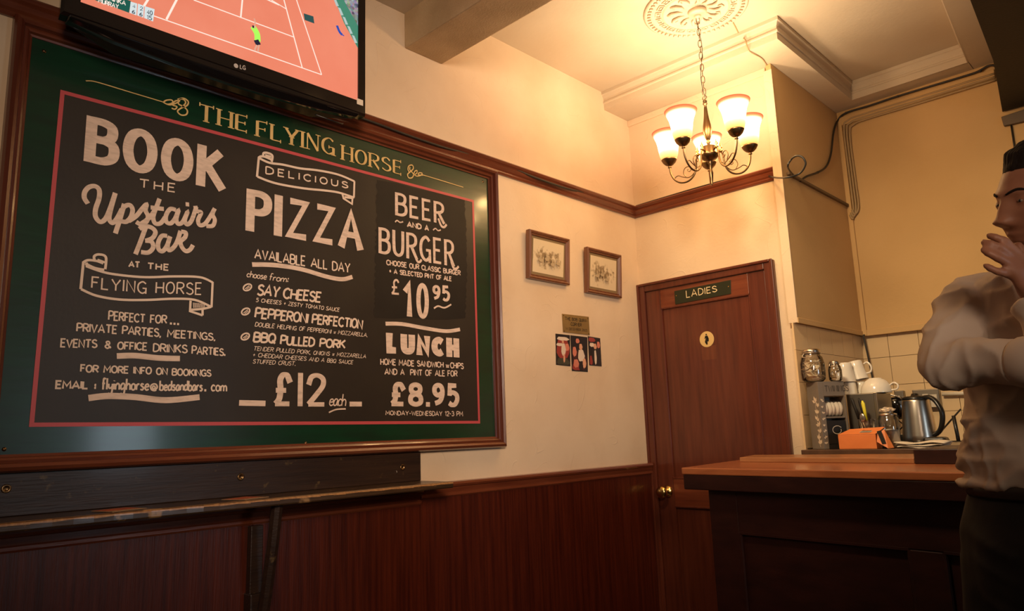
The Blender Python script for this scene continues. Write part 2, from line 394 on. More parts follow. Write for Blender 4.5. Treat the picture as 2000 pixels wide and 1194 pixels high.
# ------------------------------------------------------------------ stroke lettering
G = {
'A': (.70, '0,0 .35,1 .70,0|.12,.33 .58,.33'), 'B': (.56, '0,0 0,1|c0,1 .30,1 .50,.90 .50,.66 .32,.54 0,.53|c0,.53 .34,.53 .56,.42 .56,.14 .34,0 0,0'),
'C': (.60, 'c.60,.84 .36,1 .08,.82 0,.5 .08,.18 .36,0 .60,.16'), 'D': (.60, '0,0 0,1|c0,1 .30,.98 .56,.78 .60,.5 .56,.22 .30,.02 0,0'),
'E': (.48, '.48,1 0,1 0,0 .48,0|0,.52 .40,.52'), 'F': (.46, '.46,1 0,1 0,0|0,.52 .38,.52'),
'G': (.62, 'c.60,.84 .36,1 .08,.82 0,.5 .08,.18 .34,0 .60,.14|.36,.44 .62,.44 .62,-.02'), 'H': (.58, '0,0 0,1|.58,0 .58,1|0,.5 .58,.5'),
'I': (.02, '.01,0 .01,1'), 'J': (.40, 'c.40,1 .40,.3 .30,.04 .12,0 0,.18'), 'K': (.58, '0,0 0,1|.56,1 0,.40|.16,.56 .60,0'), 'L': (.46, '0,1 0,0 .46,0'),
'M': (.74, '0,0 .04,1 .37,.35 .70,1 .74,0'), 'N': (.58, '0,0 0,1 .58,0 .58,1'), 'O': (.64, 'o.32,1 .09,.86 0,.5 .09,.14 .32,0 .55,.14 .64,.5 .55,.86'),
'P': (.54, '0,0 0,1|c0,1 .34,1 .54,.88 .54,.62 .34,.48 0,.47'), 'Q': (.66, 'o.32,1 .09,.86 0,.5 .09,.14 .32,0 .55,.14 .64,.5 .55,.86|.36,.28 .68,-.08'),
'R': (.56, '0,0 0,1|c0,1 .32,1 .52,.88 .52,.64 .32,.50 0,.49|.24,.49 .58,0'), 'S': (.54, 'c.52,.84 .30,1 .06,.88 .06,.66 .28,.53 .50,.40 .54,.16 .30,0 0,.14'),
'T': (.62, '0,1 .62,1|.31,1 .31,0'), 'U': (.58, 'c0,1 0,.55 .05,.14 .29,0 .53,.14 .58,.55 .58,1'), 'V': (.62, '0,1 .31,0 .62,1'),
'W': (.86, '0,1 .20,0 .43,.80 .66,0 .86,1'), 'X': (.58, '0,0 .58,1|0,1 .58,0'), 'Y': (.62, '0,1 .31,.46 .62,1|.31,.46 .31,0'), 'Z': (.60, '.02,1 .58,1 0,0 .60,0'),
'0': (.52, 'o.26,1 .07,.86 0,.5 .07,.14 .26,0 .45,.14 .52,.5 .45,.86'), '1': (.22, '0,.80 .20,1 .20,0'), '2': (.54, 'c.02,.74 .10,.94 .30,1 .50,.88 .50,.64 .28,.34 0,0|0,0 .56,0'),
'3': (.50, 'c.02,.88 .24,1 .46,.84 .42,.62 .20,.54|c.20,.54 .46,.48 .50,.2 .26,0 0,.12'), '4': (.54, '.40,0 .40,1 0,.30 .54,.30'), '5': (.50, '.46,1 .06,1 .04,.58|c.04,.58 .24,.64 .46,.52 .50,.28 .36,.04 .16,0 0,.10'),
'6': (.50, 'c.42,.98 .16,.80 .02,.45 .05,.12 .26,0 .46,.10 .48,.38 .28,.52 .06,.40'), '8': (.52, 'o.26,1 .06,.90 .06,.66 .26,.54 .48,.40 .50,.12 .26,0 .02,.12 .04,.40 .26,.54 .46,.66 .46,.90'),
'9': (.50, 'c.04,.06 .34,.20 .48,.55 .44,.88 .24,1 .04,.88 .03,.62 .22,.48 .46,.60'),
'£': (.56, 'c.54,.80 .44,.98 .28,.98 .18,.80 .20,.50 .16,.18 .02,0|0,0 .56,0|.02,.46 .42,.46'), ',': (.10, '.08,.12 0,-.14'), '.': (.06, '0,0 .06,0 .06,.08 0,.08 0,0'), ':': (.06, '0,.1 .06,.1 .06,.2 0,.2|0,.5 .06,.5 .06,.6 0,.6'),
'-': (.34, '0,.46 .34,.46'), '+': (.40, '.2,.15 .2,.75|0,.45 .40,.45'), '&': (.5, 'c.46,.30 .20,0 .0,.2 .10,.45 .34,.6 .30,.9 .12,.92 .10,.7 .48,.05'), "'": (.04, '.02,1 .02,.8'),
'~': (.44, '0,.62 .11,.28 .22,.55 .33,.28 .44,.62|0,.12 .44,.12'),
'a': (.42, 'c.38,.52 .16,.56 0,.28 .10,.02 .28,.10 .38,.5|c.38,.52 .36,.12 .46,.02'), 'b': (.40, '0,1 0,0|c0,.4 .2,.56 .4,.38 .36,.08 .16,0 0,.1'), 'c': (.36, 'c.36,.46 .16,.56 0,.3 .12,.02 .36,.08'),
'd': (.42, '.40,1 .40,0|c.38,.5 .16,.56 0,.28 .12,.02 .38,.14'), 'e': (.38, 'c.02,.28 .36,.34 .26,.55 .06,.46 .02,.16 .18,0 .38,.10'), 'f': (.34, 'c.34,.94 .18,1 .12,.8 .12,0|0,.55 .28,.55'),
'g': (.42, 'c.38,.52 .16,.56 0,.28 .12,.04 .36,.2|c.38,.52 .38,-.2 .2,-.42 0,-.3'), 'h': (.38, '0,1 0,0|c0,.34 .18,.55 .36,.42 .38,0'), 'i': (.03, '.01,.52 .01,0|.01,.74 .03,.8'),
'l': (.03, '.01,1 .01,0'), 'm': (.62, '0,.52 0,0|c0,.34 .16,.54 .30,.4 .30,0|c.30,.34 .46,.54 .60,.4 .62,0'), 'n': (.38, '0,.52 0,0|c0,.34 .18,.55 .36,.42 .38,0'),
'o': (.38, 'o.19,.55 .03,.44 0,.27 .03,.1 .19,0 .35,.1 .38,.27 .35,.44'), 'r': (.28, '0,.52 0,0|c0,.30 .12,.52 .28,.50'), 's': (.34, 'c.32,.48 .14,.55 .04,.42 .18,.30 .32,.18 .2,0 0,.06'),
'u': (.38, 'c0,.52 .0,.16 .16,0 .34,.12 .38,.52|.38,.52 .38,0'), 'y': (.38, 'c0,.52 .04,.2 .2,.12 .36,.3 .38,.52|c.38,.52 .36,-.2 .18,-.42 0,-.3'), 't': (.26, '.12,.85 .12,0|0,.55 .26,.55'), 'p': (.40, '0,.52 0,-.4|c0,.4 .2,.56 .4,.38 .36,.08 .16,0 0,.1'), 'k': (.36, '0,1 0,0|.34,.5 0,.2 .36,0'), 'v': (.36, '0,.52 .18,0 .36,.52'),
'@': (.72, 'c.46,.46 .28,.5 .2,.28 .3,.12 .46,.22 .48,.46|c.48,.46 .50,.12 .64,.2 .70,.45 .56,.74 .30,.78 .06,.6 0,.3 .14,0 .42,-.08 .62,.02'),
}
def strokes(ch):
    wd, s = G[ch]; out = []
    for part in s.split('|'):
        mode = ''
        if part[0] in 'co': mode, part = part[0], part[1:]
        P = [Vector([float(t) for t in q.split(',')]) for q in part.split()]
        if mode == 'c': P = crom(P, 5)
        if mode == 'o': P = crom(P, 4, True); P.append(P[0].copy())
        out.append((P, mode))
    return wd, out
_rk = 0; _cuts = []; _solo = False
def ribbon(bm, P, w, to3, closed=False, mi=0, taper=None):
    """P: list of 2D metres in the sheet's plane; w: width or list of widths"""
    Q = [P[0]]
    for p in P[1:]:
        if (p-Q[-1]).length > 1e-5: Q.append(p)
    P = Q; n = len(P)
    if n < 2: return
    if (P[0]-P[-1]).length < 1e-4 and n > 3: closed = True; P = P[:-1]; n -= 1
    row = []; global _rk; _rk = (_rk+1) % 14; nv0 = Vector((.00006*_rk, 0, 0)) if getattr(to3, '__self__', None) is not None and getattr(to3.__self__, 'axis', 0) == 0 else Vector((0, -.00004*_rk, 0))
    for i in range(n):
        off = nv0*(1+.9*i/n/(_rk+1))
        a = P[i-1] if (i > 0 or closed) else None; c = P[(i+1) % n] if (i < n-1 or closed) else None
        d1 = (P[i]-a).normalized() if a is not None else None; d2 = (c-P[i]).normalized() if c is not None else None
        if d1 is None: d1 = d2
        if d2 is None: d2 = d1
        n1 = Vector((-d1.y, d1.x)); n2 = Vector((-d2.y, d2.x)); m = n1+n2
        if m.length < .2: m = n1
        m.normalize(); k = 1/max(.74, m.dot(n1))
        ww = (w[i] if isinstance(w, list) else w)/2*k
        row.append((bm.verts.new(to3(P[i]+m*ww)+off), bm.verts.new(to3(P[i]-m*ww)+off)))
    for i in range(n if closed else n-1):
        (a, b_), (c, d) = row[i], row[(i+1) % n]
        try: bm.faces.new((a, b_, d, c)).material_index = mi
        except ValueError: pass
class Sheet:
    """a flat surface; metres s along it and z up; plane x = X (facing +x) or y = Y (facing -y)"""
    def __init__(self, axis, val): self.axis, self.val = axis, val
    def px(self, u, v):
        p = onp(self.axis, self.val, u, v); return Vector((p[1-self.axis], p[2]))
    def to3(self, q):
        return Vector((self.val, q[0], q[1])) if self.axis == 0 else Vector((q[0], self.val, q[1]))
def write(bm, sh, text, x0, y0, x1, y1, t0, t1, w, gap=.17, space=.36, serif=False, jit=0, slant=0, bold=False):
    """text set between baseline ends (x0,y0)-(x1,y1) with tops t0, t1"""
    _cuts.append((len(bm.faces), text))
    A, B = sh.px(x0, y0), sh.px(x1, y1); hA = sh.px(x0, t0).y-A.y; hB = sh.px(x1, t1).y-B.y
    ls = [(' ', space, [])if c == ' ' else (c, *strokes(c)) for c in text]
    L_ = (B-A).length; ins = w/2 if bold else 0; up = Vector((0, 1)); nn = len([l for l in ls if l[0] != ' '])
    if bold: gap *= .42
    zi = w*.375 if bold else 0
    tot = sum(l[1] for l in ls)+gap*(len(ls)-1); kk = (L_-nn*2*ins)/tot; cur = 0; used = -1
    for c, wd, ss in ls:
        if c != ' ': used += 1
        jz = random.uniform(-jit, jit)*hA; jr = random.uniform(-jit, jit)*.6
        for P, mode in ss:
            Q = []
            for p in P:
                sx = (cur+p.x+slant*p.y)*kk+2*ins*used+ins; t = sx/L_; h = hA+(hB-hA)*t
                d = (B-A).normalized()
                o = A+d*sx+up*(zi+p.y*(h-2*zi)+jz+jr*(p.x-.3)*h)
                Q.append(o)
            if serif:
                Wd = []
                for i in range(len(Q)):
                    e = (Q[min(i+1, len(Q)-1)]-Q[max(i-1, 0)]); e = e.normalized() if e.length > 0 else Vector((0, 1))
                    Wd.append(w*(.30+.70*abs(e.y)**1.4))
                # split polylines with hard corners so that each limb keeps its weight
                if mode == '':
                    for a, c2 in zip(Q, Q[1:]):
                        e = (c2-a).normalized(); ww = w*(.28+.72*abs(e.y))
                        if c in 'N' and abs(e.y) > .99: ww = w*.4
                        ribbon(bm, [a, c2], ww, sh.to3)
                else: ribbon(bm, Q, Wd, sh.to3)
                if mode == '' or c in 'CGS':
                    for E_, O_ in ((Q[0], Q[1]), (Q[-1], Q[-2])):
                        e = (E_-O_).normalized()
                        if abs(e.y) > .75: ribbon(bm, [E_-Vector((w*.95, 0)), E_+Vector((w*.95, 0))], w*.28, sh.to3)
                        elif mode == '': ribbon(bm, [E_-Vector((0, w*.55)), E_+Vector((0, w*.55))], w*.35, sh.to3)
            elif bold:
                for e0, e1 in ((0, 1), (-1, -2)):
                    e = (Q[e0]-Q[e1]).normalized()
                    if abs(e.y) > .8 and mode != 'o': Q[e0] = Q[e0]+e*w*.375
                Wd = []
                for i in range(len(Q)):
                    es = [(Q[i+1]-Q[i]).normalized()] if i < len(Q)-1 else []
                    if i > 0: es.append((Q[i]-Q[i-1]).normalized())
                    Wd.append(w*sum(.75+.25*abs(e.y) for e in es)/len(es))
                ribbon(bm, Q, Wd, sh.to3)
            else:
                ribbon(bm, Q, w, sh.to3)
        cur += wd+gap
def trace(bm, sh, pts, w, curve=True, n=6):
    if not _cuts or _cuts[-1][1] or _solo: _cuts.append((len(bm.faces), None))
    P = [sh.px(*p) for p in pts]
    if curve: P = crom(P, n)
    ribbon(bm, P, w, sh.to3)
def z7(*p): return [(90+a/3.981, 200+c/3.981) for a, c in p]
def z3(*p): return [(a/2.654, 400+c/2.654) for a, c in p]
def z4(*p): return [(440+a/3.846, 250+c/3.846) for a, c in p]
def z5(*p): return [(440+a/3.4115, 500+c/3.4115) for a, c in p]
def seg(f, a, b_, t0, t1):
    (x0, y0), (x1, y1) = f(a, b_); return x0, y0, x1, y1, f((a[0], t0))[0][1], f((b_[0], t1))[0][1]

# ------------------------------------------------------------------ notice board
Y0, Y1, Z0, Z1 = -2.985, -1.128, 1.198, 2.437
nb = thing('notice_board', 'large green and black hand-lettered menu board in a mahogany frame on the left wall', 'notice board', (0, (Y0+Y1)/2, Z0))
b = NB(); box(b, (.001, Y0+.03, Z0+.03), (.0120, Y1-.03, Z1-.03)); obj('green_panel', b, M['green'], nb)
fp = [(0, .0), (0, .028), (.005, .040), (.014, .046), (.022, .040), (.026, .028), (.032, .031), (.037, .028), (.040, .018), (.046, .016), (.046, 0)]
cor = [Vector((0.0005, Y0, Z0)), Vector((0.0005, Y1, Z0)), Vector((0.0005, Y1, Z1)), Vector((0.0005, Y0, Z1))]
dia = [(Yv+Zv), (-Yv+Zv), (-Yv-Zv), (Yv-Zv)]
for i in range(4):
    j = (i+1) % 4; b = NB(); sweep(b, [cor[i], cor[j]], fp, [(dia[i], Xv), (dia[j], Xv)])
    obj('frame_rail', b, M['frame'] if i % 2 == 0 else M['mah'], nb)
S1 = Sheet(0, .0126)
ring = [S1.px(*p) for p in ((122, 180), (61.5, 830), (935.6, 825), (923.6, 393))]
yl, yr = (ring[0].x+ring[1].x)/2, (ring[2].x+ring[3].x)/2; zt_, zb_ = (ring[0].y+ring[3].y)/2, (ring[1].y+ring[2].y)/2
fx = [r.copy() for r in ring]
b = NB(); prism(b, [(.0118, p.x, p.y) for p in fx], (.0008, 0, 0)); obj('chalk_field', b, M['black'], nb)
b = NB(); SR = Sheet(0, .0134)
ribbon(b, [p.copy() for p in fx]+[fx[0].copy()], .0115, SR.to3); obj('border_line', b, M['red'], nb)
# repainted darker patch with brushed edges
b = NB(); SP = Sheet(0, .0131); rows = []; re_ = random.Random(11)
for k in range(61):
    t = k/60; eL = SP.px(736-5*t, 352+268*t); eR = SP.px(907+5*math.sin(t*3), 388+236*t)
    rows.append([b.verts.new(SP.to3(Vector((eL.x+(eR.x-eL.x)*q+(re_.uniform(-.005, .005) if q in (0, 1) else 0), eL.y+(eR.y-eL.y)*q+(re_.uniform(-.006, .006) if k in (0, 60) else 0))))) for q in (0, .2, .4, .6, .8, 1)])
for a, c in zip(rows, rows[1:]):
    for q in range(5): b.faces.new((a[q], c[q], c[q+1], a[q+1]))
obj('repainted_patch', b, M['patch'], nb)
ST = Sheet(0, .0140)
def lettering(name, m, fn, label):
    """every word or drawn mark becomes a part of its own"""
    global _solo
    _solo = name == 'brush_stroke'; b = NB(); _cuts.clear(); fn(b); b.faces.ensure_lookup_table(); cuts = list(_cuts)+[(len(b.faces), 0)]
    if not _cuts: cuts = [(0, None)]+cuts
    for (a, txt), (e, _) in zip(cuts, cuts[1:]):
        if e <= a: continue
        n = NB()
        for f in b.faces[a:e]:
            vs_ = [v.co for v in f.verts]
            if f.normal.length == 0: f.normal_update()
            nf = n.faces.new([n.verts.new(c_) for c_ in vs_])
        bmesh.ops.remove_doubles(n, verts=n.verts[:], dist=1e-6); n.normal_update()
        for f in n.faces:
            if f.normal.x < 0: f.normal_flip()
        nm = name if txt else ('chalk_mark' if name == 'chalk_lettering' else name)
        col_ = 'gold painted' if 'title' in name else 'chalk'
        tag(obj(nm, n, m, nb, recalc=False), (f"{col_} word{'s' if ' ' in txt.strip() else ''} {txt.strip()}" if len(cuts) > 2 else label) if txt else label)
    b.free()

# gold title
def title(b):
    write(b, ST, 'THE', 389, 234.6, 481, 257.4, 203, 228, .0112, gap=.26, serif=True)
    write(b, ST, 'FLYING', 502, 265.3, 651, 303, 236, 272, .0112, gap=.26, serif=True)
    write(b, ST, 'HORSE', 669, 311.5, 782.6, 340.7, 284, 316, .0112, gap=.26, serif=True)
lettering('title_lettering', M['gold'], title, 'gold serif words THE FLYING HORSE')
def orn(b):
    o1 = lambda *p: [(x/2.984, y/2.984) for x, y in p]
    trace(b, ST, o1((500, 472), (560, 478), (740, 532), (950, 595)), .0030)
    trace(b, ST, o1((950, 595), (975, 608), (1005, 600), (1000, 584), (970, 585), (955, 598), (990, 612), (1030, 600), (1045, 588), (1020, 590), (1005, 612), (1030, 622), (1020, 637), (1000, 632)), .0042)
    trace(b, ST, o1((1035, 580), (1070, 573), (1097, 592), (1090, 615), (1060, 628), (1035, 648), (1055, 670), (1085, 668), (1092, 645), (1070, 622), (1040, 605), (1048, 580), (1070, 580), (1082, 600), (1060, 625)), .0046)
    trace(b, ST, z4((1385, 335), (1372, 312), (1380, 285), (1405, 280), (1412, 305), (1395, 325), (1370, 348), (1378, 374), (1402, 374), (1414, 352), (1400, 330), (1385, 312), (1388, 295)), .0048)
    trace(b, ST, z4((1415, 345), (1425, 325), (1440, 320), (1438, 340), (1422, 352), (1440, 362), (1470, 355), (1478, 340), (1455, 338), (1450, 352), (1485, 355)), .0042)
    trace(b, ST, z4((1480, 352), (1600, 388), (1720, 425), (1788, 446)), .0034)
lettering('scroll_ornament', M['gold'], orn, 'gold scroll and fine line')

c1 = lambda s_: 'chalk words '+s_
def bold(t, f, a, b_, t0, t1, w, gap=.2, **k):
    return lambda b: write(b, ST, t, *seg(f, a, b_, t0, t1), w, gap=gap, bold=True, **k)
lettering('chalk_lettering', M['chalk'], bold('BOOK', z7, (290, 455), (1385, 690), 92, 375, .0300, gap=.22), c1('BOOK in thick capitals'))
lettering('chalk_lettering', M['chalkthin'], lambda b: write(b, ST, 'THE', *seg(z7, (725, 660), (1000, 697), 598, 634), .0042, gap=.4, jit=.04), c1('THE'))
def upstairs(b):
    W_ = .0132
    for s_ in (
        ((325, 788), (298, 745), (300, 700), (330, 662), (378, 652), (412, 680), (412, 745), (385, 830), (385, 890), (420, 930), (462, 905), (500, 820), (538, 705)),
        ((538, 705), (500, 840), (490, 905), (515, 938), (550, 905), (590, 830)),
        ((608, 790), (575, 905), (538, 1020)), ((578, 880), (605, 815), (650, 800), (672, 835), (660, 890), (625, 928), (585, 925)),
        ((640, 925), (700, 885), (745, 830), (780, 795), (772, 840), (792, 885), (778, 930), (735, 948), (700, 930)),
        ((735, 948), (800, 900), (850, 830), (882, 750)), ((850, 830), (832, 895), (848, 942), (890, 940), (925, 895)), ((812, 818), (915, 830)),
        ((1008, 838), (965, 830), (932, 880), (935, 930), (968, 942), (1002, 905), (1030, 838), (1012, 905), (1025, 945), (1062, 930), (1100, 850), (1078, 915), (1095, 950), (1130, 920), (1168, 812)),
        ((1160, 805), (1172, 845), (1205, 858), (1182, 915), (1195, 955), (1235, 945), (1275, 890), (1312, 825)), ((1312, 825), (1295, 870), (1312, 915), (1295, 960), (1245, 962)),
        ((1085, 792), (1112, 795)),
        ((725, 985), (760, 965), (815, 972), (850, 1008), (828, 1055), (775, 1078)), ((775, 970), (735, 1080), (695, 1182)), ((770, 1076), (820, 1085), (832, 1130), (795, 1168), (738, 1165)),
        ((942, 1040), (900, 1040), (872, 1090), (875, 1142), (905, 1158), (940, 1115), (965, 1042), (945, 1110), (955, 1150), (990, 1130), (1020, 1080), (1045, 1000)),
        ((1050, 1005), (1085, 1015), (1080, 1050), (1045, 1085), (1058, 1130), (1088, 1158), (1120, 1145), (1142, 1110))):
        trace(b, ST, z7(*s_), W_)
lettering('chalk_lettering', M['chalk'], upstairs, c1('Upstairs Bar in script'))
lettering('chalk_lettering', M['chalkthin'], lambda b: (write(b, ST, 'AT', *seg(z3, (668, 322), (722, 326), 295, 297), .0045, jit=.03), write(b, ST, 'THE', *seg(z3, (765, 333), (872, 341), 303, 311), .0045, jit=.03, gap=.3)), c1('AT THE'))
def banner(b):
    w_ = .0070
    trace(b, ST, z3((445, 318), (520, 345), (600, 362), (750, 376), (900, 372), (1035, 376), (1102, 403)), w_)
    trace(b, ST, z3((420, 438), (500, 472), (620, 492), (760, 494), (900, 488), (1010, 494), (1095, 530)), w_)
    trace(b, ST, z3((432, 300), (418, 438)), w_, False); trace(b, ST, z3((450, 318), (448, 300)), w_, False); trace(b, ST, z3((1102, 400), (1096, 532)), w_, False)
    trace(b, ST, z3((428, 302), (455, 288), (500, 292), (535, 305)), w_); trace(b, ST, z3((490, 290), (488, 268), (512, 258), (548, 272), (545, 335)), w_); trace(b, ST, z3((505, 285), (545, 300)), .006, False)
    trace(b, ST, z3((442, 305), (490, 328), (540, 338)), w_)
    trace(b, ST, z3((988, 498), (985, 552), (1050, 574)), w_, False); trace(b, ST, z3((1050, 574), (1050, 540)), w_, False); trace(b, ST, z3((1095, 530), (1050, 540), (990, 545)), .007)
    for i in range(9): trace(b, ST, z3((1002+i*7, 508+i*.7), (1004+i*7, 535-i*.2)), .0022, False)
    write(b, ST, 'FLYING', *seg(z3, (475, 430), (755, 462), 374, 402), .0042, jit=.03, gap=.24); write(b, ST, 'HORSE', *seg(z3, (808, 458), (1042, 466), 402, 406), .0042, jit=.02, gap=.24)
lettering('chalk_lettering', M['chalkthin'], banner, 'chalk scroll banner reading FLYING HORSE')
def lines1(b):
    k = dict(jit=.035)
    write(b, ST, 'PERFECT', *seg(z3, (563, 597), (750, 610), 552, 570), .0042, **k); write(b, ST, 'FOR', *seg(z3, (780, 612), (862, 616), 572, 576), .0042, **k); write(b, ST, '...', *seg(z3, (884, 618), (924, 621), 575, 580), .0045, gap=.3)
    write(b, ST, 'PRIVATE PARTIES,', *seg(z3, (398, 655), (832, 684), 614, 644), .0042, **k); write(b, ST, 'MEETINGS,', *seg(z3, (868, 686), (1114, 703), 648, 668), .0042, **k)
    write(b, ST, 'EVENTS', *seg(z3, (315, 738), (500, 742), 697, 702), .0042, **k); write(b, ST, '&', *seg(z3, (545, 744), (575, 746), 706, 708), .0042); write(b, ST, 'OFFICE', *seg(z3, (610, 748), (760, 756), 712, 718), .0042, **k)
    write(b, ST, 'DRINKS', *seg(z3, (795, 760), (968, 770), 720, 730), .0042, **k); write(b, ST, 'PARTIES.', *seg(z3, (995, 774), (1165, 782), 734, 748), .0042, **k)
    write(b, ST, 'FOR MORE INFO ON BOOKINGS', *seg(z3, (418, 866), (1092, 890), 831, 858), .0042, **k)
    write(b, ST, 'EMAIL :', *seg(z3, (290, 952), (492, 954), 914, 918), .0050, **k)
    write(b, ST, 'flyinghorse', *seg(z3, (527, 958), (770, 962), 900, 905), .0048, gap=.14, jit=.02)
    write(b, ST, '@', *seg(z3, (780, 960), (815, 962), 920, 922), .0045); write(b, ST, 'bedsandbars', *seg(z3, (828, 962), (1048, 965), 912, 914), .0048, gap=.12, jit=.02); write(b, ST, '. com', *seg(z3, (1062, 965), (1174, 968), 910, 915), .0046, gap=.12)
lettering('chalk_lettering', M['chalkthin'], lines1, 'chalk lines from PERFECT FOR down to the email address')
lettering('chalk_lettering', M['chalkthin'], lambda b: (write(b, ST, 'DELICIOUS', *seg(z4, (305, 343), (918, 452), 290, 408), .0050, gap=.42, jit=.02),
    [trace(b, ST, z4(*s_), .0080, cu) for s_, cu in (
    (((250, 225), (330, 262), (430, 276), (560, 304), (700, 320), (850, 352), (970, 402)), True), (((240, 366), (330, 402), (430, 428), (600, 456), (740, 470), (850, 486), (968, 524)), True),
    (((252, 222), (238, 368)), False), (((970, 400), (966, 522)), False), (((248, 226), (268, 214), (300, 218), (350, 240)), True), (((285, 218), (288, 190), (318, 188), (354, 208), (348, 255)), True), (((300, 205), (345, 218)), False),
    (((878, 490), (888, 530), (952, 572), (955, 528)), False), (((895, 520), (955, 528)), False))]), 'chalk scroll banner reading DELICIOUS')
lettering('chalk_lettering', M['chalk'], bold('PIZZA', z4, (150, 770), (1035, 924), 452, 640, .0310, gap=.2), c1('PIZZA in thick capitals'))
lettering('chalk_lettering', M['chalkthin'], lambda b: (write(b, ST, 'AVAILABLE', *seg(z4, (222, 976), (598, 1036), 910, 965), .0052, jit=.03), write(b, ST, 'ALL', *seg(z4, (645, 1042), (765, 1062), 980, 995), .0052), write(b, ST, 'DAY', *seg(z4, (805, 1068), (935, 1088), 1004, 1020), .0052)), c1('AVAILABLE ALL DAY'))
def brush(pts, w): return lambda b: trace(b, ST, pts, w)
for nm, pts, w_ in (
    ('underline below drinks parties', z3((605, 785), (700, 783), (820, 795), (932, 798)), .0165), ('underline below the email address', z3((458, 1003), (560, 992), (700, 998), (860, 1014), (1034, 998)), .0175),
    ('underline below AVAILABLE ALL DAY', z5((178, 58), (330, 62), (500, 88), (680, 140), (780, 156), (846, 140)), .0155), ('underline above LUNCH', z5((1068, 452), (1180, 455), (1330, 482), (1470, 502), (1564, 490)), .0150)):
    lettering('brush_stroke', M['chalk'], brush(pts, w_), 'broad chalk '+nm)
lettering('brush_stroke', M['chalk'], lambda b: (trace(b, ST, z5((92, 980), (268, 984)), .018, False), trace(b, ST, z5((828, 988), (910, 988)), .017, False), trace(b, ST, z5((690, 1044), (740, 1024), (802, 1020)), .005)), 'chalk dashes beside the twelve pound price')
def menu(b):
    k = dict(jit=.03)
    write(b, ST, 'choose', *seg(z5, (142, 140), (272, 158), 98, 112), .0030, gap=.1, slant=.15); write(b, ST, 'from:', *seg(z5, (290, 162), (415, 176), 115, 132), .0030, gap=.1, slant=.15)
    write(b, ST, 'SAY', *seg(z5, (212, 258), (352, 276), 190, 206), .0068, slant=.18, gap=.15, **k); write(b, ST, 'CHEESE', *seg(z5, (385, 280), (632, 308), 214, 244), .0068, slant=.12, gap=.14, **k)
    write(b, ST, '5 CHEESES + ZESTY TOMATO SAUCE', *seg(z5, (203, 305), (758, 372), 280, 348), .0023, slant=.2, **k)
    write(b, ST, 'PEPPERONI', *seg(z5, (198, 410), (545, 446), 346, 386), .0066, gap=.14, slant=.12, **k); write(b, ST, 'PERFECTION', *seg(z5, (578, 450), (910, 485), 390, 428), .0066, gap=.14, slant=.1, **k)
    write(b, ST, 'DOUBLE HELPING OF PEPPERONI ~ MOZZARELLA.', *seg(z5, (197, 470), (945, 540), 442, 516), .0023, slant=.2, **k)
    write(b, ST, 'BBQ', *seg(z5, (188, 570), (330, 582), 508, 524), .0068, gap=.14, slant=.1, **k); write(b, ST, 'PULLED', *seg(z5, (368, 588), (590, 604), 530, 548), .0066, gap=.14, slant=.08, **k); write(b, ST, 'PORK', *seg(z5, (630, 606), (795, 616), 552, 564), .0066, gap=.14, slant=.08, **k)
    write(b, ST, 'TENDER PULLED PORK, ONIONS ~ MOZZARELLA', *seg(z5, (187, 630), (935, 682), 603, 658), .0020, slant=.2, **k)
    write(b, ST, '+ CHEDDAR CHEESES AND A BBQ SAUCE', *seg(z5, (182, 672), (848, 722), 645, 698), .0020, slant=.2, **k)
    write(b, ST, 'STUFFED CRUST.', *seg(z5, (182, 716), (465, 732), 690, 706), .0020, slant=.2, **k)
    for x, y in ((147, 210), (136, 371), (133, 538)):
        P = [(x+26*math.cos(a_)+8*math.sin(a_), y-22*math.sin(a_)) for a_ in [2*PI*i/10 for i in range(11)]]
        trace(b, ST, z5(*P), .0050); trace(b, ST, z5((x-15, y+10), (x+14, y-12)), .0028, False); trace(b, ST, z5((x-6, y+14), (x+18, y-4)), .0022, False)
lettering('chalk_lettering', M['chalkthin'], menu, 'chalk list of three pizzas with small descriptions')
lettering('chalk_lettering', M['chalk'], lambda b: (write(b, ST, '£', *seg(z5, (310, 1003), (446, 1003), 774, 776), .0215, bold=True), write(b, ST, 'I', *seg(z5, (496, 1003), (499, 1003), 780, 780), .019), write(b, ST, '2', *seg(z5, (535, 1005), (672, 1005), 781, 783), .020, bold=True),
    write(b, ST, 'each', *seg(z5, (692, 998), (800, 1000), 918, 922), .0044, gap=.03, slant=.15)), c1('£12 each'))
